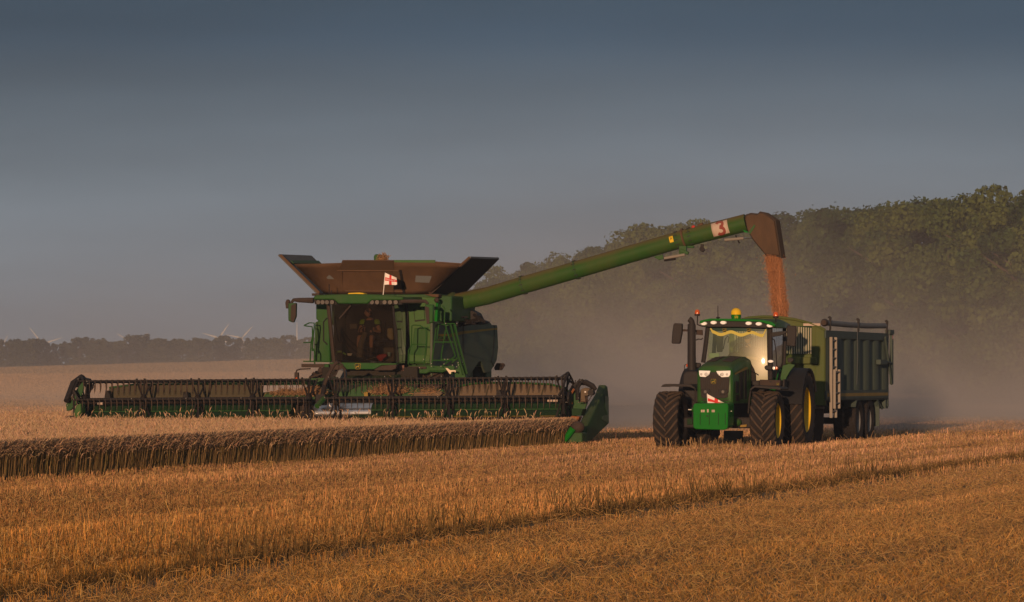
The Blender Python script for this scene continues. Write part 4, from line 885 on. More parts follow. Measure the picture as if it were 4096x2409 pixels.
up_ = [(-.62+.0*i, .75) for i in range(1)]
p3 = [(math.cos(R(a))*.62-.02, .52+math.sin(R(a))*.44) for a in range(160, -91, -12)]+[(math.cos(R(a))*.70, -.50+math.sin(R(a))*.50) for a in range(90, -161, -12)]
stroke(p3, .25); mb.build('number_three', M['stred'], au, solid=.002, off=0)
def on_tube2(u, th, r):
    a = d2.cross(V((0, 0, 1))).normalized(); b = a.cross(d2)
    if a.y > 0: a = -a
    return ax[3]+d2*u+(a*math.cos(th)+b*math.sin(th))*r
L2 = (ax[4]-ax[3]).length; ws = MB().grid([[on_tube2(L2*.885+.0105*i*1.3, R(-8+44*j/8), .238) for j in range(9)] for i in range(9)]).build('warning_sticker', M['yellow'], au, solid=.002, off=0)
MB().grid([[on_tube2(L2*.885+.03+.05*i/4, R(20-7*abs(i-2)+12*j/3), .2405) for j in range(3)] for i in range(5)]).build('warning_symbol', M['black'], ws)
# spout
spx = [a8(1290, 150), a8(1300, 120), a8(1370, 98), a8(1455, 106), a8(1482, 80), a8(1540, 90), a8(1610, 138), a8(1678, 185), a8(1750, 650), a8(1560, 634), a8(1390, 425), a8(1320, 300)]
sp = MB(); fr = [f(p, 6.52) for p in spx]; bk = [V((p.x, 7.08, p.z)) for p in fr]
fr2 = [V((p.x*.9+.1*f(a8(1500, 350), 6.4).x, 6.40, p.z*.9+.1*f(a8(1500, 350), 6.4).z)) for p in fr]
sp.loft([fr2, fr, bk]); spo = sp.build('spout', paint('brown_rubber_spout', (.055, .036, .024), .8, .6, dcol=(.13, .075, .042), up=.1, scale=5), au, bevel=.015, smooth=40)
MB().prism([f(a8(*p), 6.46) for p in ((1590, 140), (1615, 145), (1678, 190), (1748, 648), (1665, 640))], (0, .03, 0)).build('spout_flank', M['flap'], spo)
MB().prism([f(a8(*p), 6.38) for p in ((1410, 240), (1425, 260), (1360, 360), (1335, 345))], (0, .03, 0)).build('spout_strap', M['green'], spo)
MB().prism([f(a8(*p), 6.42) for p in ((1268, 305), (1330, 330), (1330, 345), (1290, 340))], (0, .05, 0)).build('spout_bracket', M['green_clean'], spo)
# ---- cab
cab = cb
GF = 3.75                                      # windscreen bulges forward of this line
def wpt(X, Y, d=0):
    """point on the curved windscreen seen at zoom pixel (X, Y) of q1"""
    p = f(q1(X, Y), GF)
    return p
rows = []
for j in range(15):
    t = j/14; Y = 588+(1122-588)*t; row = []
    for i in range(25):
        u = i/24; XL, XR = 602+38*t, 1195+32*t; p = f(q1(XL+(XR-XL)*u, Y), GF); p.y = GF-.28*(1-(2*u-1)**2)+.16*t; row.append(p)
    rows.append(row)
MB().grid(rows).build('windscreen', M['glass'], cb, smooth=180)
lp = [rows[j][0] for j in range(0, 15, 2)]; rp = [rows[j][-1] for j in range(0, 15, 2)]
MB().tube(lp, .055, 8).build('door_pillar', M['brownp'], cb); MB().tube(rp, .035, 8).build('door_pillar', M['black'], cb)
# side window on the photo-right and its rear post
sr = []
for Yt, Xr in ((590, 1322), (760, 1332), (950, 1335), (1130, 1326)):
    a = f(q1(1200+(Yt-590)*.055, Yt), GF); b = f(q1(Xr-6, Yt), 5.3); sr.append([a*(1-t)+b*t+V((.04*math.sin(3.14*t), 0, 0)) for t in (0, .25, .5, .75, 1)])
MB().grid(sr).build('side_window', M['sglass'], cb, smooth=180)
MB().tube([r_[-1] for r_ in sr], .05, 8).build('rear_pillar', M['black'], cb)
mb = MB(); mb.bx(-.92, .68, 3.9, 5.2, 2.02, 2.12); mb.build('cab_floor', M['interior'], cb)
mb = MB(); mb.bx(-.94, .66, 5.2, 5.28, 2.12, 3.6); mb.build('cab_back', M['interior'], cb)
mb = MB(); mb.bx(-.98, -.94, 4.2, 5.25, 2.12, 3.6); mb.build('cab_side', M['green_shade'], cb)
# roof
ro = [f(q1(*p), 3.35) for p in ((465, 522), (492, 505), (620, 500), (850, 494), (1060, 500), (1240, 514), (1288, 522), (1290, 552), (1000, 552), (960, 585), (690, 585), (655, 548), (470, 548))]
rf = MB().prism(ro, (0, .25, 0)).build('roof', M['green'], cb, bevel=.03)
z_r = f(q1(850, 500), 3.35).z; xl_, xr_ = ro[0].x, ro[6].x
mb = MB(); mb.loft([[V((xl_+.03, 3.55, z_r-.22)), V((xr_, 3.55, z_r-.22)), V((xr_, 3.55, z_r-.07)), V((xl_+.03, 3.55, z_r-.03))], [V((xl_+.1, 5.4, z_r-.22)), V((xr_-.05, 5.4, z_r-.22)), V((xr_-.05, 5.4, z_r-.04)), V((xl_+.1, 5.4, z_r-.02))]])
mb.build('roof_top', M['green'], cb, bevel=.03)
mb = MB(); mb.prism([f(q1(*p), 3.45) for p in ((470, 545), (655, 545), (690, 592), (480, 590))], (0, .1, 0)); mb.build('lamp_recess', M['black'], cb); mb = MB(); mb.prism([f(q1(*p), 3.45) for p in ((1000, 548), (1290, 550), (1280, 592), (965, 592))], (0, .1, 0)); mb.build('lamp_recess', M['black'], cb)
for X, l in ((511, 1), (550, 2), (590, 1), (636, 0), (1002, 0), (1050, 1), (1118, 2), (1168, 2), (1221, 1)):
    p = f(q1(X, 571), 3.40); lo = MB().lathe([(0, .005), (0, .055), (.05, .07), (.12, .05), (.12, .005)], p, (0, 1, 0), 16).build('roof_lamp', M['lens_d'], cb)
p = f(q1(857, 503), 3.6); MB().prism([V((p.x-.24, 3.55, p.z-.04)), V((p.x+.24, 3.55, p.z-.04)), V((p.x+.22, 3.55, p.z+.045)), V((p.x+.1, 3.55, p.z+.06)), V((p.x-.2, 3.55, p.z+.05))], (0, .35, 0)).build('signal_receiver', M['yellow'], cb, bevel=.02)
mb = MB()
for X, Y0, Y1 in ((611, 405, 498), (633, 462, 498)): mb.tube([f(q1(X, Y1), 4.2), f(q1(X, Y0), 4.2)], .012, 6)
mb.build('aerial', M['black'], cb)
MB().prism([f(q1(*p), 4.6) for p in ((450, 490), (520, 488), (520, 510), (452, 512))], (0, .4, 0)).build('roof_rail', M['brownp'], cb, bevel=.01)
# lower fascia with badge
fp([(612, 1122), (1228, 1130), (1226, 1145), (1090, 1150), (1020, 1186), (770, 1186), (740, 1150), (612, 1140)], 3.5, 'fascia', M['green'], .2, bevel=.015, q=q1)
fp([(612, 1135), (738, 1150), (765, 1186), (760, 1196), (625, 1190)], 3.48, 'fascia_pod', M['brownp'], .2, bevel=.02, q=q1)
fp([(1020, 1188), (1088, 1152), (1228, 1142), (1222, 1180), (1180, 1196), (1030, 1198)], 3.48, 'fascia_pod', M['brownp'], .2, bevel=.02, q=q1)
fp([(620, 1186), (1220, 1190), (1200, 1300), (640, 1300)], 4.0, 'cab_underside', M['interior'], .2, q=q1)
def badge(parent, P, w, h, right, upv, fwd, name='badge'):
    """small shield with a leaping deer"""
    P = V(P); r_, u_, n_ = V(right).normalized(), V(upv).normalized(), V(fwd).normalized()
    q = lambda x, y, d: P+r_*x*w/2+u_*y*h/2+n_*d
    def pl(pts, d, t): return [q(x, y, d) for x, y in pts], n_*t
    oct_ = lambda k: [(-.75*k, 1*k), (.75*k, 1*k), (1*k, .75*k), (.92*k, -.55*k), (.6*k, -1*k), (-.6*k, -1*k), (-.92*k, -.55*k), (-1*k, .75*k)]
    b = MB().prism(*pl(oct_(1.0), 0, .006)).build(name, M['badge'], parent)
    MB().prism(*pl(oct_(.90), .006, .004)).build('badge_field', M['badge_field'], b)
    mb = MB()
    for pts in ([(-.5, .0), (-.1, .12), (.25, .18), (.4, .0), (.3, -.18), (-.1, -.15), (-.45, -.22)], [(.22, .15), (.38, .12), (.55, .42), (.62, .36), (.58, .5), (.42, .52)], [(.3, -.1), (.42, -.05), (.62, -.3), (.55, -.36)], [(.18, -.15), (.3, -.15), (.5, -.5), (.42, -.55)],
                [(-.5, 0), (-.38, -.18), (-.62, -.6), (-.7, -.55)], [(-.36, -.1), (-.22, -.15), (-.4, -.62), (-.48, -.6)], [(.42, .5), (.5, .52), (.38, .82), (.32, .78)], [(.36, .62), (.22, .80), (.18, .74), (.33, .56)]):
        mb.prism(*pl(pts, .010, .004))
    mb.build('badge_deer', M['badge'], b, smooth=0); return b
p = f(q1(874, 1159), 3.48); badge(cb, p, .16, .15, (1, 0, 0), (0, 0, 1), (0, -1, 0))
# wipers, handles
MB().tube([f(q1(705, 722), 3.45), f(q1(808, 600), 3.45)], .022, 6).build('wiper', M['brownp'], cb)
MB().tube([f(q1(p_[0], p_[1]), 3.6) for p_ in ((592, 715), (560, 752), (560, 925), (596, 960))], .018, 6).build('grab_rail', M['black'], cb)
MB().tube([f(q1(p_[0], p_[1]), 3.7) for p_ in ((1205, 690), (1232, 840), (1236, 960), (1228, 1000))], .018, 6).build('grab_rail', M['black'], cb)
# mirrors
m1 = MB().tube([f(q1(*p_), 3.6) for p_ in ((468, 555), (330, 552), (285, 550), (262, 578))], [.075, .06, .045, .035], 8).build('mirror_arm', M['brownp'], cb)
mm = MB().prism([f(q1(*p_), 3.5) for p_ in ((232, 578), (307, 577), (304, 700), (282, 760), (234, 742))], (0, .14, 0)).build('mirror', M['green_shade'], m1, bevel=.03)
MB().prism([f(q1(*p_), 3.485) for p_ in ((262, 600), (307, 580), (304, 700), (284, 758), (255, 740))], (0, .02, 0)).build('mirror_cover', M['brownp'], m1, bevel=.008)
MB().prism([f(q1(*p_), 3.6) for p_ in ((207, 575), (215, 550), (232, 543), (248, 560), (238, 625), (212, 630))], (0, .1, 0)).build('wide_mirror', M['brownp'], m1, bevel=.02)
m1 = MB().tube([f(q1(*p_), 3.4) for p_ in ((1270, 563), (1400, 562), (1490, 562), (1518, 586))], [.05, .05, .045, .035], 8).build('mirror_arm', M['brownp'], cb)
MB().prism([f(q1(*p_), 3.35) for p_ in ((1485, 588), (1566, 592), (1560, 755), (1505, 772), (1490, 660))], (0, .14, 0)).build('mirror', M['green'], m1, bevel=.03)
MB().prism([f(q1(*p_), 3.335) for p_ in ((1487, 606), (1525, 620), (1530, 766), (1505, 770), (1490, 660))], (0, .02, 0)).build('mirror_cover', M['brownp'], m1, bevel=.005)
# left step, rail and hanging lamp
fp([(354, 1136), (566, 1136), (566, 1170), (356, 1168)], 4.4, 'left_step', M['brownp'], .6, bevel=.01, q=q1)
rr_ = MB(); T_ = lambda pts, ly=4.6, r=.018: rr_.tube([f(q1(*p_), ly) for p_ in pts], r, 6)
T_(((382, 783), (430, 760), (474, 762), (474, 795), (456, 1000), (458, 1020))); T_(((380, 785), (420, 792), (454, 795), (458, 830), (458, 985), (478, 1030), (478, 1140))); T_(((436, 1120), (446, 935), (456, 900))); T_(((376, 942), (450, 938))); T_(((374, 1112), (620, 1117)))
rr_.build('left_handrail', M['green'], cb)
fp([(566, 1140), (606, 1140), (606, 1192), (566, 1200)], 4.3, 'step_bracket', M['green'], .2, q=q1)
mb = MB(); mb.tube([f(q1(*p_), 4.2) for p_ in ((440, 1180), (345, 1185), (315, 1195), (305, 1220))], .022, 6); mb.bx(*[v for k in range(3) for v in (lambda a: (a[k]-.05 if k < 2 else f(q1(315, 1280), 4.2).z, a[k]+.05 if k < 2 else f(q1(315, 1215), 4.2).z))(f(q1(314, 1250), 4.2))]); lm = mb.build('hanging_lamp', M['brownp'], cb)
MB().ball(f(q1(312, 1276), 4.12), (.035, .03, .05), 8).build('lamp_lens', M['amber'], lm)
MB().tube([f(q1(*p_), 4.3) for p_ in ((440, 1258), (590, 1212))], .02, 6).build('stay', M['brownp'], cb)
mb = MB(); mb.ball(f(q1(530, 1195), 4.3), (.07, .06, .08), 10); mb.build('front_lamp', M['brownp'], cb)
mb = MB(); mb.lathe([(0, .02), (0, .13), (.2, .13), (.25, .02)], f(q1(713, 1240), 1.6), (0, 1, .2), 14); mb.build('coupling', M['tarp'], cb)
fp([(392, 1268), (585, 1266), (590, 1330), (395, 1330)], 1.9, 'header_tower', M['green_shade'], .3, q=q1)
# right platform, rails and ladder
fp([(1335, 1150), (1525, 1150), (1720, 1158), (1720, 1185), (1650, 1215), (1530, 1210), (1500, 1225), (1340, 1222)], 4.4, 'platform', M['green'], .8, bevel=.02, q=q1)
fp([(1330, 1158), (1500, 1160), (1500, 1182), (1332, 1184)], 4.35, 'platform_edge', M['brownp'], .1, bevel=.01, q=q1)
fp([(1250, 1150), (1298, 1148), (1298, 1205), (1250, 1206)], 4.2, 'side_reflector', paint('brown_reflector', (.16, .075, .055), .4, .3, dcol=(.2, .12, .09)), .03, q=q1)
fp([(1525, 1152), (1720, 1160), (1690, 1200), (1525, 1200)], 4.32, 'platform_side', M['green'], .06, bevel=.01, q=q1)
fp([(1330, 1200), (1420, 1200), (1400, 1260), (1360, 1262)], 4.6, 'axle_bracket', M['green_shade'], .3, q=q1)
rr_ = MB()
def T3(pts, ly=4.5, r=.019): rr_.tube([f(c3(*p_), ly) for p_ in pts], r, 6)
rr_.tube([f(q1(*p_), 4.5) for p_ in ((1335, 1140), (1338, 1010), (1365, 970), (1368, 790), (1385, 780), (1445, 785), (1500, 820), (1502, 950), (1480, 1150))], .017, 6)
rr_.tube([f(q1(*p_), 4.5) for p_ in ((1366, 955), (1500, 957))], .015, 6); rr_.tube([f(q1(*p_), 4.5) for p_ in ((1336, 1120), (1480, 1122))], .015, 6)
rr_.build('platform_rail', M['green'], cb)
rr_ = MB()
T3(((505, 242), (540, 285), (535, 500), (600, 720), (700, 1010), (700, 1035), (495, 1190))); T3(((410, 555), (440, 537), (545, 537)), r=.018); T3(((410, 555), (335, 1180))); T3(((555, 525), (690, 525), (705, 545), (745, 740), (800, 990), (795, 1015), (650, 1135)), 4.1)
T3(((450, 520), (400, 900), (395, 1085)), 5.2); T3(((555, 620), (490, 1000), (488, 1080)), 5.2); T3(((370, 812), (745, 812)), 4.5); T3(((340, 1097), (700, 1097)), 4.5); T3(((480, 1082), (715, 1085)), 5.0)
rr_.build('ladder_rail', M['green'], cb)
ld_ = MB(); ld_.bar(f(c3(560, 560), 4.3), f(c3(625, 530), 4.3), .03, .03)
for a, b in (((625, 530), (825, 1320)), ((685, 545), (885, 1310))): ld_.bar(f(c3(*a), 4.2), f(c3(*b), 3.6), .035, .05)
ld_.build('ladder', M['green'], cb)
mb = MB()
for (X, Y) in ((750, 1133), (815, 1130), (757, 1168), (825, 1163), (728, 1195), (662, 1172), (540, 1080), (587, 1080), (530, 1153), (482, 1188), (333, 1147), (333, 1188), (147, 1210), (213, 1080), (557, 523)): mb.ball(f(c3(X, Y), 4.0), .016, 6)
mb.build('bolt', M['bolt'], cb)
mb = MB(); mb.prism([f(c3(*p_), 4.1) for p_ in ((730, 1120), (835, 1115), (880, 1400), (700, 1400), (690, 1240), (740, 1220))], (0, .1, 0)); mb.prism([f(c3(*p_), 4.2) for p_ in ((590, 1180), (690, 1175), (690, 1320), (620, 1310))], (0, .2, 0)); mb.build('ladder_mount', M['green'], cb, bevel=.01)
fp([(548, 1215), (580, 1216), (625, 1248), (700, 1248), (712, 1254), (710, 1285), (695, 1286), (690, 1270), (640, 1278), (635, 1310), (615, 1310)], 3.6, 'lock_lever', paint('cream_lever', (.75, .60, .44), .5, .1), .03, q=c3)
# inside the cab
mb = MB(); p = f(q1(1010, 900), 4.75); sx_ = p.x
mb.bx(sx_-.27, sx_+.27, 4.5, 5.0, 2.52, 2.66); mb.bx(sx_-.25, sx_+.25, 4.95, 5.12, 2.6, 3.2); mb.bx(sx_-.15, sx_+.15, 4.6, 4.9, 2.12, 2.52); mb.bx(sx_+.3, sx_+.42, 4.4, 5.0, 2.66, 2.78)
mb.build('operator_seat', M['interior'], cb, bevel=.05)
mb = MB(); a = f(q1(890, 1080), 4.15); b = f(q1(940, 850), 4.30)
mb.tube([a, V((a.x+.02, 4.2, a.z+.35)), b], [.085, .08, .07], 10); mb.build('steering_column', M['beige'], cb)
mb = MB(); c_ = f(q1(950, 850), 4.36); pts = [c_+V((.19*math.cos(t), -.10*math.sin(t), .16*math.sin(t))) for t in [2*math.pi*i/20 for i in range(21)]]; mb.tube(pts, .016, 6); mb.bar(pts[0], pts[10], .03, .02); mb.build('steering_wheel', M['interior'], cb)
mb = MB(); a = f(q1(1160, 1110), 4.6); b = f(q1(1205, 985), 4.6); mb.bx(a.x-.16, b.x, 4.6, 4.9, 2.12, b.z); mb.build('side_console', M['beige'], cb, bevel=.03)
mb = MB()
mb.bx(*[v for k, (a_, b_) in enumerate(zip(f(q1(800, 815), 4.7), f(q1(865, 768), 4.7))) for v in ((a_, b_) if k != 1 else (4.7, 4.75))]); mb.build('rear_screen', M['beige'], cb, bevel=.01)
mb = MB(); mb.prism([f(q1(*p_), 4.3) for p_ in ((775, 1040), (822, 1038), (812, 1062), (780, 1060))], (0, .02, 0)); pa = mb.build('paper', M['white'], None); CF.place(pa); tag(pa, 'white sheet of paper behind the harvester windscreen', 'paper')
bgm = paint('crumpled_bag', (.42, .36, .22), .35, .2, bump=.5, scale=9)
mb = MB(); mb.prism([f(q1(*p_), 4.5) for p_ in ((1140, 808), (1190, 808), (1200, 915), (1170, 918), (1140, 890))], (0, .12, 0)); o = mb.build('plastic_bag', bgm, None, bevel=.03); CF.place(o); tag(o, 'pale crumpled plastic bag hanging at the right of the harvester cab', 'bag')
mb = MB(); mb.prism([f(q1(*p_), 4.2) for p_ in ((1035, 1070), (1065, 1050), (1110, 1042), (1140, 1050), (1130, 1075), (1105, 1085), (1095, 1112), (1070, 1114))], (0, .15, 0)); o = mb.build('fuel_can', M['redp'], None, bevel=.03); CF.place(o); tag(o, 'small red can lying on the harvester cab floor', 'can')
mb = MB(); mb.tube([f(q1(930, 1105), 4.15), f(q1(1040, 1076), 4.15)], .012, 6); mb.build('nozzle', M['beige'], o)
mb = MB(); mb.prism([f(q1(*p_), 4.3) for p_ in ((660, 1110), (668, 1045), (700, 1025), (760, 1045), (780, 1080), (775, 1110))], (0, .2, 0)); o = mb.build('work_jacket', M['shirt'], None, bevel=.05); CF.place(o); tag(o, 'dark jacket with bright yellow stripes in the corner of the harvester cab', 'jacket')
mb = MB(); mb.tube([f(q1(*p_), 4.27) for p_ in ((672, 1050), (682, 1030), (705, 1022), (725, 1026))], .028, 6); mb.tube([f(q1(*p_), 4.27) for p_ in ((738, 1034), (765, 1052))], .025, 6); mb.build('reflective_stripe', M['hivis'], o)
mb = MB(); a = f(q1(1160, 1050), 4.4); mb.lathe([(0, .03), (.0, .035), (.11, .045), (.11, .02)], (a.x, 4.4, a.z-.05), (0, 0, 1), 10); o = mb.build('drinking_cup', paint('pale_blue_cup', (.35, .5, .52), .5, .05), None); CF.place(o); tag(o, 'pale blue cup on the box in the harvester cab', 'cup')
# flag on the roof
def flag(name, label, frame, pole0, pole1, corners, ly, text=None, pr=.012):
    """corners: top-left, top-right, bottom-right, bottom-left in frame axes"""
    t = thing(name, label, 'flag', frame)
    MB().tube([pole0, pole1], pr, 6).build('flag_pole', M['white'], t)
    nx, nz_ = 30, 20; a, b, c, d = corners
    def P(u, v, off=0):
        p = (a*(1-u)+b*u)*(1-v)+(d*(1-u)+c*u)*v; k = u*u*.5+.5*u
        return p+V((0, .05*math.sin(u*7+v*2.5)*k+.02*math.sin(u*13-v*4)*k-off, .035*math.sin(u*5+1)*k*(v-.3)))
    m = MB()
    m.grid([[P(i/nx, j/nz_) for i in range(nx+1)] for j in range(nz_+1)])
    m.m = [1 if abs((k % nx+.5)/nx-.5) < .085 or abs((k//nx+.5)/nz_-.5) < .13 else 0 for k in range(nx*nz_)]
    cl = m.build('flag_cloth', [cloth_w, cloth_r], t, smooth=180)
    if text:
        tc_ = bpy.data.curves.new('t', 'FONT'); tc_.body = text; tc_.size = 1; ob = bpy.data.objects.new('t', tc_); COL.objects.link(ob); bpy.context.view_layer.update()
        me = bpy.data.meshes.new_from_object(ob.evaluated_get(bpy.context.evaluated_depsgraph_get())); bpy.data.objects.remove(ob)
        w_ = max(v.co.x for v in me.vertices); h_ = max(v.co.y for v in me.vertices)
        for v in me.vertices: v.co = P(.10+.82*v.co.x/w_, .58-.16*v.co.y/h_, .012)
        me.materials.append(cloth_w); o = bpy.data.objects.new('flag_lettering', me); COL.objects.link(o); o.parent = cl
    return t
def cloth(nm, c):
    m, n, b = mat_nodes(nm); b.inputs['Base Color'].default_value = (*c, 1); b.inputs['Roughness'].default_value = .9; b.inputs['Specular IOR Level'].default_value = .1
    wv = n.nodes.new('ShaderNodeTexNoise'); wv.inputs['Scale'].default_value = 9; bp = n.nodes.new('ShaderNodeBump'); bp.inputs['Strength'].default_value = .3; n.links.new(wv.outputs['Fac'], bp.inputs['Height']); n.links.new(bp.outputs[0], b.inputs['Normal']); return m
cloth_w = cloth('white_flag_cloth', (.82, .74, .70)); cloth_r = cloth('red_flag_cloth', (.60, .045, .04))
flag('roof_flag', 'white flag with a red cross and lettering flying on the harvester roof', CF, f(g6(2180, 915), 3.9), f(g6(2224, 460), 3.9),
     [f(g6(*p_), 3.9) for p_ in ((2224, 462), (2440, 560), (2462, 690), (2190, 706))], 3.9, 'ENGLAND')
# ------------------------------------------------------------------ tractor
TF = Frame(4.93, 100, 14.5); f = TF.f; s_ = TF.s
tt = thing('tractor', 'green tractor with yellow wheels and front weight driving towards the camera', 'tractor', TF)
def tp(pts, ly, name, mat, t=.05, parent=None, bevel=.008):
    return MB().prism([f(q5(*p), ly) for p in pts], (0, t, 0)).build(name, mat, parent or tt, bevel=bevel)
fx = f(q5(1230, 1220), 0).x; lxw = f(q5(192, 1140), 0).x
tyre(tt, (fx-.27, 0, .695), .695, .60, 19, rimr=.40); tyre(tt, (lxw+.02, 0, .695), .695, .60, 19, rimr=.40, side_=-1)
rx = f(q5(1497, 1140), 2.8).x
tyre(tt, (rx-.28, 2.8, .93), .93, .68, 21, rimr=.53); tyre(tt, (-(rx-.28)+.1, 2.8, .93), .93, .68, 21, rimr=.53, side_=-1)
cx0 = f(q5(621, 800), -.78).x
# chassis
mb = MB(); mb.bx(cx0-.28, cx0+.28, -.9, 3.6, .55, 1.15); mb.bx(-.9, .9, -.16, .16, .52, .78); mb.bx(-.9, .9, 2.6, 3.0, .75, 1.1); mb.build('chassis', M['black'], tt, bevel=.03)
mb = MB(); a = f(q5(825, 1170), -.25); mb.ball(a, (.13, .12, .10), 12); mb.build('axle_knuckle', M['green'], tt)
tp([(860, 1196), (925, 1190), (920, 1215), (862, 1218)], -.2, 'steering_ram', M['yellow_d'], .1)
tp([(355, 1135), (405, 1135), (405, 1190), (355, 1195)], -.2, 'axle_arm', M['trough'], .1)
# bonnet
def sec(y, hw, zt, zb, c=cx0): return [V((c-hw, y, zb)), V((c-hw, y, zt-.20)), V((c-hw*.93, y, zt-.09)), V((c-hw*.70, y, zt-.02)), V((c, y, zt)), V((c+hw*.70, y, zt-.02)), V((c+hw*.93, y, zt-.09)), V((c+hw, y, zt-.20)), V((c+hw, y, zb))]
zt = f(q5(621, 618), -.7).z
mb = MB(); mb.loft([sec(-.80, .385, zt-.09, 1.14), sec(-.76, .425, zt-.02, 1.12), sec(-.55, .435, zt+.04, 1.1), sec(.0, .445, zt+.12, 1.1), sec(.6, .455, zt+.18, 1.1), sec(1.15, .47, zt+.21, 1.1)])
hood = mb.build('bonnet', M['green'], tt, bevel=.012, smooth=50)
mb = MB()
xo = cx0+.447
for y0, y1, z0, z1 in ((-.62, -.25, 1.35, 1.62), (-.15, .28, 1.2, 1.85), (.38, .72, 1.2, 1.9), (-.60, -.2, 1.16, 1.30), (.8, 1.1, 1.3, 1.9)): mb.prism([(xo, y0+.05, z0), (xo, y1, z0), (xo+.006, y1-.04, z1), (xo+.006, y0, z1)], (.012, 0, 0))
mb.build('side_vent', M['black'], hood, bevel=.004)
MB().prism([(xo+.014, -.70, zt-.20), (xo+.014, .55, zt-.05), (xo+.014, .75, zt-.05), (xo+.014, .75, zt-.10), (xo+.014, -.68, zt-.235)], (.006, 0, 0)).build('bonnet_stripe', M['yellow_d'], hood)
mb = MB()
for s in (-1, 1): mb.prism([(cx0+s*.07, -.3, zt+.085), (cx0+s*.30, -.3, zt+.065), (cx0+s*.30, .7, zt+.175), (cx0+s*.07, .7, zt+.195)], (0, 0, .008))
mb.build('bonnet_panel', M['brownp'], hood)
tp([(478, 745), (590, 690), (640, 690), (760, 745), (752, 880), (735, 935), (700, 942), (500, 940), (484, 880)], -.815, 'grille', M['plastic'], .05, hood)
mb = MB()
for i in range(15):
    X = 488+i*18.4
    a, b = f(q5(X, 745 if abs(X-620) > 60 else 705), -.825), f(q5(X+ (3 if X < 620 else -3), 930), -.825); mb.bar(a, b, .010, .012)
mb.build('grille_bar', M['brownp'], hood)
for nm, pts in (('headlight', [(468, 675), (577, 678), (565, 715), (530, 738), (478, 734), (470, 715)]), ('headlight', [(768, 676), (632, 680), (650, 715), (685, 740), (752, 736), (766, 715)])):
    h_ = tp(pts, -.83, nm, M['lens'], .06, hood)
    c_ = [sum(p[0] for p in pts)/6, sum(p[1] for p in pts)/6]; mb = MB()
    for dx, r_ in ((-26, .030), (20, .042)):
        mb.lathe([(0, .002), (0, r_*.75), (.006, r_), (.012, r_)], f(q5(c_[0]+dx*(1 if c_[0] < 600 else -1), c_[1]+2), -.842), (0, 1, 0), 14)
    mb.build('lamp_bowl', paint('frosted_lamp_bowl', (.52, .52, .52), .3, .05), h_)
badge(hood, f(q5(607, 780), -.825), .125, .115, (1, 0, 0), (0, 0, 1), (0, -1, 0))
for X in (527, 695):
    tp([(X-45, 855), (X+40, 850), (X+50, 880), (X+20, 908), (X-20, 908)], -.835, 'fog_pocket', M['black'], .03, hood)
    MB().lathe([(0, .003), (0, .035), (.03, .04)], f(q5(X+2, 878), -.855), (0, 1, 0), 12).build('fog_lamp', M['lens_d'], hood)
tp([(484, 935), (752, 935), (745, 990), (490, 992)], -.80, 'chin', M['green_clean'], .1, hood)
tp([(495, 955), (745, 955), (745, 963), (495, 963)], -.806, 'chin_slot', M['black'], .01, hood, bevel=0)
# front weight
wpts = rnd_poly([f(q5(*p), -1.70) for p in ((425, 990), (735, 988), (748, 1012), (742, 1225), (715, 1244), (430, 1236), (412, 1215), (412, 1010))], .05)
top_ = [V((cx0+(p.x-cx0)*1.0, -1.02, p.z+.03)) for p in wpts]
wt = MB().loft([wpts, top_]).build('front_weight', M['green_clean'], tt, bevel=.02, smooth=50)
mb = MB()
for X in (480, 567, 655, 720): a, b = f(q5(X, 1082), -1.705), f(q5(X, 1195), -1.705); mb.bar(a, b, .014, .012)
a, b = f(q5(425, 1085), -1.705), f(q5(735, 1085), -1.705); mb.build('weight_rib', M['trough'], wt)
mb = MB()
for x0_, x1_, y0_, y1_ in ((487, 503, 1050, 1074), (506, 522, 1050, 1074), (545, 560, 1045, 1075), (590, 600, 1050, 1074), (603, 618, 1050, 1074)): mb.prism([f(q5(*p), -1.71) for p in ((x0_, y0_), (x1_, y0_), (x1_, y1_), (x0_, y1_))], (0, .01, 0))
mb.build('weight_label', M['sticker'], wt)
mb = MB(); mb.lathe([(0, .002), (0, .022), (.01, .022)], f(q5(548, 1110), -1.71), (0, 1, 0), 10); mb.build('weight_hole', M['black'], wt)
mb = MB(); mb.tube([f(q5(366, 1049), -1.35), f(q5(410, 1049), -1.35)], .012, 6); mb.tube([f(q5(748, 1063), -1.35), f(q5(782, 1064), -1.35)], .012, 6); mb.build('linkage_pin', M['white'], wt)
mb = MB(); mb.lathe([(0, .03), (0, .05), (.06, .05), (.06, .03)], f(q5(400, 1049), -1.35), (1, 0, 0), 10); mb.lathe([(-.02, .03), (-.02, .05), (.04, .05), (.04, .03)], f(q5(740, 1060), -1.35), (1, 0, 0), 10); mb.build('linkage_boss', M['green'], wt)
MB().bx(cx0-.25, cx0+.25, -1.02, -.7, .7, 1.0).build('front_linkage', M['black'], tt, bevel=.02)
# front mudguards
for pts, br_ in (([(105, 832), (118, 812), (150, 803), (385, 806), (428, 838), (438, 852), (420, 850), (375, 832), (160, 828), (140, 826)], ((432, 850), (436, 900), (430, 985))), ([(945, 880), (965, 842), (1000, 816), (1235, 832), (1258, 850), (1240, 860), (1000, 838), (975, 855)], ((966, 850), (950, 940), (940, 1085)))):
    m_ = tp(pts, -.42, 'front_mudguard', M['plastic'], .95)
    MB().tube([f(q5(*p), -.3) for p in br_], .022, 8).build('mudguard_stay', M['plastic'], m_)
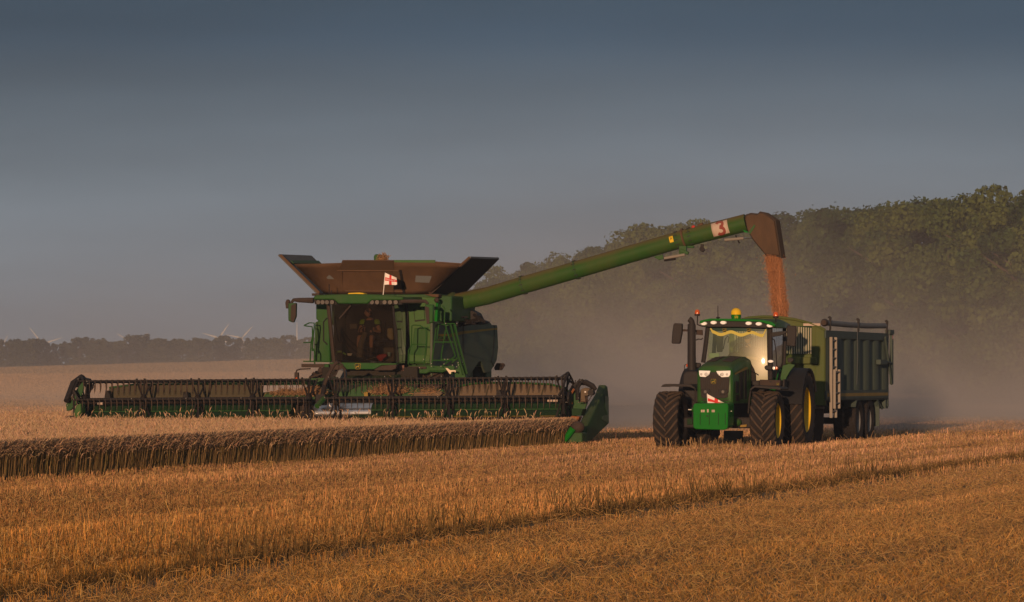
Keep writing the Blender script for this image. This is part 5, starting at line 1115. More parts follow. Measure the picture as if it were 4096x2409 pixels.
# exhaust and air cleaner
ex = MB().lathe([(0, .09), (0, .102), (1.07, .098), (1.10, .085), (1.10, .02)], f(q5(398, 672), 1.0), (0, 0, 1), 20).build('exhaust_stack', M['plastic'], tt)
a = f(q5(404, 285), 1.0); MB().tube([a-V((0, 0, .05)), f(q5(404, 235), 1.0), f(q5(398, 208), 1.0), f(q5(385, 190), 1.0), f(q5(374, 183), 1.0)], [.065, .068, .07, .07, .068], 14).build('exhaust_tip', M['plastic'], ex)
MB().prism(rnd_poly([f(q5(*p), .75) for p in ((312, 860), (312, 715), (340, 682), (440, 680), (470, 715), (470, 985), (430, 985))], .04), (0, .5, 0)).build('air_cleaner', M['plastic'], tt, bevel=.03)
# cab
WL0 = 1.30
cxw = f(q5(828, 450), WL0).x
def wy(x, z): return WL0+(x-cxw)**2/9.1+.033*(z-2.06)+.06*(z-2.06)**2
rows = []
for j in range(21):
    t = j/20; row = []
    for i in range(29):
        u = i/28; X = (562-38*t)+((1108+14*t)-(562-38*t))*u; Y = 258+(770-258)*t
        p = f(q5(X, Y), WL0); p.y = wy(p.x, p.z); row.append(p)
    rows.append(row)
def wp(x, y, d=.006):
    p = f(q5(x, y), WL0); return V((p.x, wy(p.x, p.z)-d, p.z))
ws_ = MB().grid(rows).build('windscreen', M['wglass'], tt, smooth=180)
band = [[wp(565+(1103-565)*i/24, 263+(300-263)*j/4, .005) for i in range(25)] for j in range(5)]
MB().grid(band).build('sun_strip', paint('sun_strip_film', (.018, .055, .048), .25, .08), ws_, smooth=180)
wv = []
for i in range(61):
    u = i/60; x = 566+(1100-566)*u; yc = 315+12*u+14*math.sin(u*2*math.pi*2.75-1.9)
    if u < .04: yc = 262+(yc-262)*u/.04
    if u > .96: yc = 275+(yc-275)*(1-u)/.04
    wv.append([wp(x, yc+k, .010) for k in (-15, 0, 15)])
MB().grid(wv).build('wavy_band', paint('pale_yellow_film', (.55, .48, .10), .5, .15), ws_, smooth=180)
for X in (708, 941): badge(ws_, wp(X, 291, .012), .10, .09, (1, 0, 0), (0, 0, 1), (0, -1, 0))
MB().tube([wp(540+(14 if False else 0)+i, y, .0) for i, y in ((2, 258), (-10, 380), (-24, 500), (-38, 600))], .055, 8).build('cab_pillar', M['plastic'], tt)
MB().tube([wp(x, y, -.02) for x, y in ((1135, 262), (1140, 420), (1143, 600), (1142, 760))], .062, 8).build('cab_pillar', M['plastic'], tt)
# side window right, rear posts, rear window
sg = []
for y in (262, 400, 590, 742):
    a = f(q5(1165, y), 1.42); b = f(q5({262: 1285, 400: 1287, 590: 1280, 742: 1250}[y], y), 2.75); sg.append([a*(1-t)+b*t for t in (0, .33, .66, 1)])
MB().grid(sg).build('side_window', M['sglass'], tt, smooth=180)
MB().tube([r_[-1] for r_ in sg], .05, 8).build('rear_pillar', M['plastic'], tt)
MB().tube([f(q5(*p), 1.5) for p in ((1168, 370), (1190, 385), (1205, 500), (1212, 640), (1204, 755))], .014, 6).build('door_rail', M['black'], tt)
xl_ = f(q5(505, 400), 1.5).x
mb = MB(); mb.tube([(xl_-.1, 2.75, 1.2), (xl_-.02, 2.78, 2.0), (xl_+.05, 2.75, 2.95)], .05, 8); mb.build('rear_pillar', M['plastic'], tt)
mb = MB(); mb.bx(cxw-.80, cxw+.72, 1.45, 2.8, 1.25, 1.42); mb.bx(cxw-.74, cxw+.66, 2.68, 2.76, 1.4, 1.95); mb.build('cab_floor', M['interior'], tt)
tp([(560, 625), (1110, 625), (1100, 780), (560, 780)], 1.42, 'dash_panel', M['interior'], .04)
tp([(740, 535), (762, 506), (800, 500), (870, 505), (905, 545), (905, 600), (740, 600)], 1.50, 'instrument_hood', M['brownp'], .2, bevel=.03)
tp([(565, 508), (662, 508), (662, 553), (565, 558)], 1.42, 'cab_screen', paint('pale_screen', (.36, .42, .36), .4, .1), .03)
mb = MB(); a = f(q5(735, 470), 1.9); mb.tube([f(q5(700, 470), 1.75), f(q5(718, 380), 1.8), f(q5(740, 345), 1.85), f(q5(755, 360), 1.85), f(q5(745, 410), 1.85)], .014, 6); mb.prism([f(q5(*p), 1.9) for p in ((630, 345), (700, 345), (690, 500), (640, 500))], (0, .04, 0)); mb.build('cab_fittings', M['plastic'], tt)
mb = MB(); sx_ = f(q5(945, 500), 2.25).x; mb.bx(sx_-.25, sx_+.25, 2.1, 2.55, 1.72, 1.88); mb.bx(sx_-.23, sx_+.23, 2.5, 2.66, 1.8, 2.42); mb.bx(sx_-.15, sx_+.15, 2.2, 2.5, 1.4, 1.72); mb.build('driver_seat', M['interior'], tt, bevel=.05)
mb = MB(); c_ = f(q5(880, 480), 1.82); pts = [c_+V((.19*math.cos(t), -.09*math.sin(t), .17*math.sin(t))) for t in [2*math.pi*i/20 for i in range(21)]]; mb.tube(pts, .016, 6); mb.tube([c_, f(q5(830, 560), 1.6)], .04, 8); mb.build('steering_wheel', M['interior'], tt)
# lower cab sides, steps
tp([(1112, 600), (1168, 600), (1168, 762), (1112, 762)], 1.36, 'cab_corner', M['plastic'], .1)
tp([(925, 600), (955, 600), (990, 660), (1008, 720), (1008, 775), (930, 775)], 1.22, 'bonnet_rear_shadow', M['interior'], .08)  # dark plate standing for the shadow behind the bonnet
mb = MB(); mb.tube([f(q5(970, 680), 1.2), f(q5(1028, 712), 1.1)], .012, 6); mb.build('wiper', M['black'], tt)
mb = MB(); mb.bx(.5, 1.0, 1.2, 2.2, .6, 1.25); mb.bx(-1.0, -.5, 1.2, 2.2, .6, 1.25); mb.build('fuel_tank', M['plastic'], tt, bevel=.05)
tb = tp([(1046, 762), (1245, 768), (1245, 822), (1046, 826)], .85, 'tool_box', M['brownp'], .35, bevel=.015)
tp([(975, 770), (1046, 772), (1046, 826), (975, 815)], .95, 'battery_box', M['plastic'], .3, bevel=.02)
tp([(1137, 772), (1167, 774), (1160, 792), (1142, 790)], .84, 'box_latch', M['black'], .012, tb, bevel=0)
badge(tb, f(q5(1222, 805), .845), .06, .055, (1, 0, 0), (0, 0, 1), (0, -1, 0))
tp([(1268, 758), (1288, 758), (1285, 835), (1262, 830)], 1.2, 'step_plate', M['black'], .3)
# rear mudguards
for sgn in (1, -1):
    ox = (rx-.28)*sgn+(0 if sgn > 0 else .1)
    loops = []
    for k in range(15):
        t = R(172-146*k/14); y = 2.8+1.04*math.cos(t); z = .95+1.0*math.sin(t)
        y2 = 2.8+1.01*math.cos(t); z2 = .95+.97*math.sin(t)
        loops.append([V((ox-.28, y, z)), V((ox+.36, y, z-.02)), V((ox+.36, y2, z2-.02)), V((ox-.28, y2, z2))] if sgn > 0 else [V((ox-.36, y, z-.02)), V((ox+.28, y, z)), V((ox+.28, y2, z2)), V((ox-.36, y2, z2-.02))])
    rm_ = MB().loft(loops).build('rear_mudguard', M['fender'], tt, smooth=50)
    pr = [V((ox-.30*sgn, 2.8+1.05*math.cos(R(a)), .95+1.01*math.sin(R(a)))) for a in range(178, 20, -12)]+[V((ox-.30*sgn, 3.5, 1.0)), V((ox-.30*sgn, 1.8, .9))]
    MB().prism(pr, (-.16*sgn, 0, 0)).build('mudguard_inner', M['green_clean'], rm_, bevel=.02)
tp([(1268, 628), (1330, 610), (1388, 620), (1340, 680), (1305, 740), (1288, 800), (1262, 790), (1245, 745)], 1.85, 'mudguard_front', M['green'], .05)
tp([(1310, 560), (1335, 552), (1370, 562), (1368, 585), (1345, 600), (1318, 595)], 2.0, 'rear_lamp', M['plastic'], .1)
# roof
ro = [f(q5(*p), .98) for p in ((470, 216), (480, 198), (540, 184), (572, 178), (830, 180), (1080, 192), (1125, 203), (1165, 212), (1196, 236), (1192, 258), (1120, 232), (1080, 216), (1040, 208), (830, 204), (600, 199), (530, 206), (490, 226))]
rf = MB().prism(ro, (0, .3, 0)).build('roof_visor', M['green_clean'], tt, bevel=.012)
tp([(474, 218), (530, 204), (600, 200), (830, 205), (1040, 208), (1120, 232), (1192, 256), (1190, 266), (1110, 268), (830, 258), (560, 258), (500, 245)], 1.04, 'lamp_panel', M['plastic'], .2)
zr = ro[4].z; xa, xb = ro[0].x+.06, ro[8].x
mb = MB(); lo = []
for y, e, dz in ((1.15, .04, -.03), (1.3, 0, .0), (2.0, -.02, .02), (2.75, .0, -.02), (2.95, .06, -.08)):
    lo.append([V((xa+e, y, zr-.19)), V((xa+e, y, zr-.10+dz)), V((xa+e+.12, y, zr+dz-.015)), V(((xa+xb)/2, y, zr+dz)), V((xb-e-.12, y, zr+dz-.02)), V((xb-e+.03, y, zr-.10+dz)), V((xb-e+.03, y, zr-.21))])
mb.loft(lo).build('roof', M['green'], tt, bevel=.015, smooth=50)
for X, Y in ((512, 226), (605, 217), (698, 217), (940, 224), (1037, 229), (1143, 245)):
    p = f(q5(X, Y), .99); lo = []
    for d, k in ((0, .05), (0, .8), (.02, 1), (.06, 1.05)): lo.append([p+V((.078*k*math.cos(t), d, .046*k*math.sin(t))) for t in [2*math.pi*i/18 for i in range(18)]])
    MB().loft(lo).build('work_lamp', M['lens'], tt)
def beacon(X, Y0, Y1, stalk, name='beacon'):
    p = f(q5(X, Y1), 1.25); q = f(q5(X, Y0), 1.25); h = q.z-p.z
    b = MB().lathe([(0, .05), (0, .065), (h*.28, .068), (h*.30, .06)], p, (0, 0, 1), 16).build('beacon', M['plastic'], tt)
    MB().lathe([(h*.27, .01), (h*.27, .062), (h*.55, .064), (h*.8, .055), (h*.94, .035), (h, .005)], p, (0, 0, 1), 18).build('beacon_lens', M['amber'], b)
    MB().tube([f(q5(*s), 1.25) for s in stalk], .016, 6).build('beacon_stalk', M['black'], b)
beacon(452, 90, 153, ((454, 150), (452, 235), (490, 250), (520, 252))); beacon(1203, 110, 175, ((1203, 172), (1204, 270)))
p = f(q5(823, 185), 1.3); dm = MB().lathe([(0, .02), (0, .105), (.06, .118), (.12, .118), (.125, .1)], p, (0, 0, 1), 24).build('signal_dome', M['green_clean'], tt)
MB().lathe([(.11, .02), (.11, .124), (.15, .124), (.20, .112), (.245, .08), (.265, .04), (.27, .003)], p, (0, 0, 1), 24).build('dome_cap', M['yellow'], dm)
tcv = bpy.data.curves.new('t', 'FONT'); tcv.body = '573'; tcv.size = 1; ob = bpy.data.objects.new('t', tcv); COL.objects.link(ob); bpy.context.view_layer.update()
me = bpy.data.meshes.new_from_object(ob.evaluated_get(bpy.context.evaluated_depsgraph_get())); bpy.data.objects.remove(ob); w_ = max(v.co.x for v in me.vertices)
for v in me.vertices: v.co = p+V((-.015+.085*v.co.x/w_, -.122, .022+.085*v.co.y))
me.materials.append(M['yellow']); o = bpy.data.objects.new('dome_number', me); COL.objects.link(o); o.parent = dm
mb = MB(); mb.tube([f(q5(650, 165), 1.5), f(q5(649, 55), 1.5)], [.012, .007], 6); mb.ball(f(q5(650, 170), 1.5), (.05, .04, .025), 10); mb.build('aerial', M['black'], tt)
# mirrors
ma = tp([(300, 280), (500, 288), (502, 338), (440, 332), (440, 308), (300, 300)], 1.2, 'mirror_arm', M['brownp'], .06)
MB().prism(rnd_poly([f(q5(*p), 1.1) for p in ((225, 222), (308, 225), (306, 310), (285, 420), (203, 418), (212, 300))], .04), (0, .12, 0)).build('mirror', M['plastic'], ma, bevel=.02)
ma = tp([(1158, 312), (1230, 302), (1310, 296), (1310, 312), (1235, 345), (1160, 356)], 1.3, 'mirror_arm', M['plastic'], .07)
MB().prism(rnd_poly([f(q5(*p), 1.15) for p in ((1304, 244), (1397, 248), (1398, 300), (1388, 448), (1302, 438), (1308, 340))], .04), (0, .12, 0)).build('mirror', M['plastic'], ma, bevel=.02)
MB().tube([f(q5(*p), 1.3) for p in ((440, 385), (460, 375), (490, 378), (505, 365))], .014, 6).build('stack_stay', M['black'], tt)
# indicator clusters
for (X, Y), (X2, Y2), pts, s in (((415, 567), (368, 627), ((390, 640), (430, 598), (480, 605), (480, 640), (430, 660)), -1), ((1150, 588), (1195, 653), ((1090, 640), (1110, 625), (1165, 628), (1165, 672), (1100, 668)), 1)):
    b = tp(pts, 1.15, 'lamp_bracket', M['plastic'], .12, bevel=.02)
    for (x, y, sx, sz, m_) in ((X, Y, .072, .038, M['lens']), (X2+12*s, Y2, .036, .045, M['amber']), (X2-12*s, Y2, .040, .045, M['lens'])):
        p = f(q5(x, y), 1.08); lo = [[p+V((sx*k*math.cos(t), d, sz*k*math.sin(t))) for t in [2*math.pi*i/16 for i in range(16)]] for d, k in ((0, .1), (.005, .75), (.03, 1), (.09, .9))]
        MB().loft(lo).build('side_lamp', m_, b)
MB().tube([f(q5(*p), 1.1) for p in ((350, 615), (330, 625), (327, 700))], .01, 6).build('lamp_stay', M['black'], tt)
MB().bx(cx0-.06, cx0+.06, 3.4, 5.6, .5, .62).build('drawbar_hook', M['black'], tt, bevel=.01)
fl = flag('front_flag', 'small white flag with a red cross lying along the tractor front weight', TF, f(q5(553, 1012), -1.4), f(q5(547, 896), -1.4),
     [f(q5(*p_), -1.4) for p_ in ((548, 900), (722, 992), (715, 1001), (554, 1008))], -1.4, pr=.009)

# ------------------------------------------------------------------ trailer
RF = Frame(6.6, 106.65, 16.2); f = RF.f; s_ = RF.s
tl = thing('grain_trailer', 'high sided green grain trailer behind the tractor taking the stream of grain', 'trailer', RF)
def rp_(pts, ly, name, mat, t=.05, parent=None, bevel=.01): return MB().prism([f(q6(*p), ly) for p in pts], (0, t, 0)).build(name, mat, parent or tl, bevel=bevel)
xR = f(q6(840, 600), 0).x; xL = xR-2.46; LEN = s_(q6(1440, 600), xR).y; zt_ = f(q6(840, 290), 0).z; zb_ = f(q6(838, 945), 0).z
print('TRAILER', xR, LEN, zt_, zb_, s_(q6(1180, 1190), 1.2).y, s_(q6(1275, 1190), 1.2).y)
LEN = min(9.0, max(7.0, LEN))
arch = [(840, 290), (770, 252), (700, 226), (560, 188), (400, 166), (250, 159), (100, 172), (0, 200), (-80, 240)]
bt = f(q6(835, 1010), 0).z
fr = [f(q6(*p), 0) for p in arch]; fr[-1].x = xL
fr += [V((xL, 0, bt)), V((xR, 0, bt))]
fpn = MB().prism(fr, (0, .06, 0)).build('front_wall', M['trailer_front'], tl, bevel=.01)
MB().tube([V((p.x, -.02, p.z)) for p in fr[:9]], .035, 8).build('top_rail', M['trailer_front'], fpn)
mb = MB(); mb.prism([(xR-.26, 0, bt), (xR-.02, 0, bt), (xR-.02, 0, zt_+.02), (xR-.26, 0, zt_+.12)], (0, -.03, 0)); mb.build('corner_post', M['trailer_front'], fpn, bevel=.012)
mb = MB(); a, b = f(q6(440, 548), -.2), f(q6(755, 612), -.2); mb.bx(a.x-1.2, b.x, -.2, 0, b.z, a.z); mb.build('front_ledge', M['trailer_front'], fpn, bevel=.02)
slm = paint('pale_grille_slat', (.34, .32, .24), .6, .3, dcol=(.24, .19, .11))
mb = MB(); X = 702
while X > -40:
    a, b = f(q6(X, 515), -.012), f(q6(X-6, 268-(702-X)*.10 if X > 430 else 242), -.012); b.x = a.x; mb.bx(a.x-.016, a.x+.016, -.03, 0, a.z, b.z); X -= 22.6
mb.build('front_grille', slm, fpn)
MB().bx(f(q6(-20, 400), 0).x, f(q6(712, 400), 0).x, -.006, 0, f(q6(700, 520), 0).z, f(q6(700, 250), 0).z).build('grille_opening', M['trough'], fpn)
mb = MB(); mb.bx(xL, xL+.06, .06, LEN, zb_, zt_); mb.build('side_wall', M['trailer'], tl)
sw = MB().bx(xR-.10, xR-.05, .06, LEN, zb_, zt_).build('side_wall', M['trailer'], tl)
MB().bx(xR-.06, xR+.02, .0, LEN, zt_-.20, zt_+.0).build('upper_rail', M['trailer'], sw, bevel=.01)
MB().bx(xR-.06, xR+.03, .0, LEN-.1, zb_-.02, zb_+.20).build('lower_rail', M['trailer'], sw, bevel=.01)
MB().bx(xR+.03, xR+.034, .1, LEN-.2, zb_+.05, zb_+.13).build('reflective_tape', M['yellow_d'], sw)
n_r = 7
for k in range(n_r):
    y = .12+(LEN-.75)*k/(n_r-1)
    MB().prism([(xR-.05, y, zb_+.2), (xR+.012, y+.09, zb_+.2), (xR+.012, y+.50, zb_+.2), (xR-.05, y+.56, zb_+.2)], (0, 0, zt_-.2-zb_-.2)).build('side_rib', M['trailer'], sw, bevel=.004)
MB().bx(xL, xR, .0, LEN, zb_-.05, zb_+.02).build('floor', M['trailer'], tl)
mb = MB(); mb.bx(xL, xR, LEN, LEN+.08, zb_-.25, zt_-.05); td = mb.build('tailgate', M['trailer'], tl, bevel=.01)
mb = MB(); mb.bx(xR-.05, xR+.10, LEN-.2, LEN+.35, zt_-.02, zt_+.10); mb.bx(xR+.0, xR+.08, LEN+.18, LEN+.34, zb_+.35, zt_); mb.bar((xR+.07, LEN-.75, zt_-.1), (xR+.07, LEN+.15, zb_+.35), .05, .09); mb.build('tailgate_frame', M['trailer'], td, bevel=.01)
mb = MB(); mb.bx(xR+.03, xR+.16, LEN-1.8, LEN-.9, 2.05, 2.18); mb.tube([(xR+.10, LEN-.9, 2.12), (xR+.09, LEN-.1, 2.10)], .035, 8); mb.build('tailgate_ram', M['trailer'], td, bevel=.01)
MB().bx(xR+.081, xR+.084, LEN+.2, LEN+.32, zt_-.15, zt_-.05).build('reflector', M['amber'], td)
# rolled tarpaulin and its brackets
rl = MB().tube([(xR-.02, .02, zt_+.19), (xR-.02, LEN*.35, zt_+.17), (xR-.02, LEN*.65, zt_+.17), (xR-.02, LEN-.3, zt_+.20)], .072, 14).build('tarp_roll', M['tarp'], tl)
mb = MB(); mb.lathe([(-.1, .03), (-.1, .07), (.02, .10), (.06, .09)], (xR-.02, -.02, zt_+.19), (0, 1, 0), 14); mb.build('roll_end', M['brownp'], rl)
for y in (.35, LEN*.48, LEN-.4): MB().prism([(xR+.02, y, zt_-.02), (xR+.06, y, zt_+.02), (xR+.07, y, zt_+.32), (xR+.03, y, zt_+.36), (xR-.02, y, zt_+.33), (xR+.02, y, zt_+.28)], (0, .07, 0)).build('roll_bracket', M['black'], rl)
MB().tube([(xR+.05, LEN*.46, zt_+.1), (xR+.06, LEN*.46, zt_-.5), (xR+.04, LEN*.46, zb_+.35)], .004, 5).build('tarp_rope', M['tarp'], rl)
MB().bx(xR-.55, xR-.12, -.05, .0, zt_+.11, zt_+.17).build('tarp_strap', M['sticker'], rl)
# access ladder on the front of the side
la = []
lad = MB(); P_ = lambda x, y, l=1.0: s_(q6(x, y), xR+.05)
z0_, z1_ = f(q6(890, 1128), .3).z, f(q6(905, 355), .3).z; zm1, zm0 = f(q6(925, 665), .3).z, f(q6(930, 1040), .3).z
mb = MB(); mb.bx(xR+.04, xR+.115, .30, .34, z0_, z1_); mb.bx(xR+.04, xR+.115, .86, .90, z0_, z1_)
for k in range(9): z = z0_+.15+k*(z1_-z0_-.25)/8; mb.bx(xR+.05, xR+.105, .34, .86, z, z+.035)
ld_ = mb.build('ladder', M['alu'], tl, bevel=.004)
mb = MB(); mb.bx(xR+.125, xR+.19, .34, .38, zm0, zm1); mb.bx(xR+.125, xR+.19, .90, .94, zm0, zm1); 
for k in range(4): z = zm0+.12+k*(zm1-zm0-.2)/3; mb.bx(xR+.13, xR+.185, .38, .90, z, z+.035)
mb.build('ladder_extension', M['alu'], ld_, bevel=.004)
# wheels, mudguards, chassis
wy1, wy2 = s_(q6(1178, 1190), xR-.04).y, s_(q6(1272, 1190), xR-.04).y
wy1 = min(max(wy1, 3.6), 5.2); wy2 = wy1+1.42
for y in (wy1, wy2):
    for sgn, x in ((1, xR-.36), (-1, xL+.36)):
        tyre(tl, (x, y, .58), .58, .60, 16, rim=M['tarp'], rimr=.30, side_=sgn, lugh=.025, mat_l=M['rubber'])
for x0_, x1_ in ((xR-.70, xR+.0), (xL, xL+.70)):
    pr = [(x0_, wy1-.85, .95), (x0_, wy1-.62, 1.26), (x0_, wy2+.62, 1.26), (x0_, wy2+.86, .95), (x0_, wy2+.86, .42), (x0_, wy2+.83, .42), (x0_, wy2+.83, .94), (x0_, wy2+.60, 1.22), (x0_, wy1-.60, 1.22), (x0_, wy1-.82, .94)]
    MB().prism(pr, (x1_-x0_, 0, 0)).build('wheel_guard', M['trailer'], tl)
    MB().prism([(x1_-.03 if x0_ > 0 else x0_, wy1-.85, .96), (x1_-.03 if x0_ > 0 else x0_, wy1-.60, 1.23), (x1_-.03 if x0_ > 0 else x0_, wy2+.62, 1.23), (x1_-.03 if x0_ > 0 else x0_, wy2+.84, .95), (x1_-.03 if x0_ > 0 else x0_, wy2+.60, 1.12), (x1_-.03 if x0_ > 0 else x0_, wy1-.58, 1.12)], (.028, 0, 0)).build('guard_flange', M['trailer'], tl)
mb = MB(); cxx = (xL+xR)/2; mb.bx(cxx-.5, cxx-.38, -.2, LEN, .78, 1.1); mb.bx(cxx+.38, cxx+.5, -.2, LEN, .78, 1.1); mb.bx(xL+.2, xR-.2, wy1-.08, wy1+.08, .5, .66); mb.bx(xL+.2, xR-.2, wy2-.08, wy2+.08, .5, .66)
mb.loft([[V((cxx-.5, 0, .75)), V((cxx+.5, 0, .75)), V((cxx+.5, 0, .95)), V((cxx-.5, 0, .95))], [V((cxx-.1, -2.2, .5)), V((cxx+.1, -2.2, .5)), V((cxx+.1, -2.2, .65)), V((cxx-.1, -2.2, .65))]]); mb.build('chassis', M['black'], tl, bevel=.01)
rp_([(735, 1022), (826, 1026), (812, 1375), (722, 1372)], .3, 'mud_flap', M['brownp'], .04)
rp_([(735, 1018), (830, 1020), (828, 1045), (735, 1042)], .26, 'flap_bar', M['alu'], .04)
MB().prism([f(q5(*p), 1.2) for p in ((705, 1250), (890, 1250), (885, 1370), (700, 1368))], (0, .03, 0)).build('mud_flap', M['brownp'], tl)
mb = MB(); mb.bar((xR-.1, .25, zb_-.02), (xR-.02, .5, .9), .04, .05); mb.build('body_stay', M['trailer'], tl); mb = MB(); mb.bar((xR-.1, LEN-1.2, zb_-.02), (xR-.02, LEN-.7, zb_-.3), .04, .05); mb.build('body_stay', M['trailer'], tl); mb = MB(); mb.bx(xR-.2, xR-.02, LEN-.25, LEN+.1, zb_-.3, zb_); mb.build('tailgate_catch', M['trailer'], tl)
# ------------------------------------------------------------------ falling grain
CFf = CF.f; rg = random.Random(5); loops = []
edges = [(615, 1565, 1752), (660, 1562, 1752), (720, 1572, 1756), (780, 1580, 1760), (820, 1590, 1770), (880, 1594, 1782), (920, 1602, 1786), (980, 1618, 1790), (1040, 1628, 1793), (1100, 1630, 1800), (1160, 1628, 1808), (1220, 1632, 1826), (1260, 1650, 1834), (1320, 1658, 1832), (1380, 1672, 1820), (1450, 1690, 1810), (1540, 1700, 1800)]
for k, (Y, xa_, xb_) in enumerate(edges):
    a, b = CFf(a8(xa_, Y), 6.72), CFf(a8(xb_, Y), 6.72); c = (a+b)/2; hw = (b.x-a.x)/2; lo = []
    for i in range(40):
        t = 2*math.pi*i/40; n_ = mnoise.noise(V((i*.35 if i < 20 else (40-i)*.35+9, k*.28, 2.0))); fold = .16*math.cos(3*t+k*.35)*math.sin(t)
        lo.append(V((c.x+hw*math.cos(t)*(1+.05*n_), c.y-.06+.17*math.sin(t)*(1+.5*n_)+fold*.5, c.z)))
    loops.append(lo)
core = []
for lo in loops:
    c = sum(lo, V((0, 0, 0)))/len(lo); core.append([c+(p-c)*.84 for p in lo])
gr = MB().loft(core).build('falling_grain', M['grain'], None, smooth=60); CF.place(gr); tag(gr, 'reddish stream of grain pouring from the brown auger spout', 'grain', kind='stuff')
N_ = 90000; t_ = rng.random(N_)*(len(edges)-1); k_ = np.minimum(t_.astype(int), len(edges)-2); fr_ = t_-k_
E_ = np.array(edges, float); EE = E_[k_]*(1-fr_)[:, None]+E_[k_+1]*fr_[:, None]
u_ = rng.normal(0, .40, N_); u_ = np.where(rng.random(N_) < .15, u_*1.35-.12, np.clip(u_, -1, 1)); zx = np.array([[*CFf(a8(e[1], e[0]), 6.72), *CFf(a8(e[2], e[0]), 6.72)] for e in edges])
ZZ = zx[k_]*(1-fr_)[:, None]+zx[k_+1]*fr_[:, None]
px_ = (ZZ[:, 0]+ZZ[:, 3])/2+(ZZ[:, 3]-ZZ[:, 0])/2*u_; py_ = 6.66+rng.normal(0, .10, N_); pz_ = (ZZ[:, 2]+ZZ[:, 5])/2
s_1 = rng.uniform(.0025, .0048, N_); s_2 = s_1*rng.uniform(1.5, 5, N_); an = rng.uniform(0, 6.28, N_)
Q = np.empty((N_, 4, 3)); wx_, wy_ = np.cos(an)*s_1, np.sin(an)*s_1
for i_, (a_, b_) in enumerate(((-1, -1), (1, -1), (1, 1), (-1, 1))): Q[:, i_] = np.stack([px_+wx_*a_, py_+wy_*a_, pz_+s_2*b_], 1)
lg = quads_mesh('loose_grain', Q, np.array([.43, .20, .095])[None]*rng.uniform(.8, 1.1, (N_, 1)), straw_m); lg.parent = gr
mb = MB(); rows = []
for j in range(25):
    y = .1+(LEN-.2)*j/24; rows.append([(xL+.07+(xR-.19-xL)*i/12, y, zt_-.45+.35*math.exp(-((y-4.6)/2)**2-((i-5)/5)**2)+.03*rg.random()) for i in range(13)])
mb.grid(rows); o = mb.build('grain_load', M['grain'], None, smooth=180); RF.place(o); tag(o, 'heap of grain inside the trailer body', 'grain', kind='stuff')
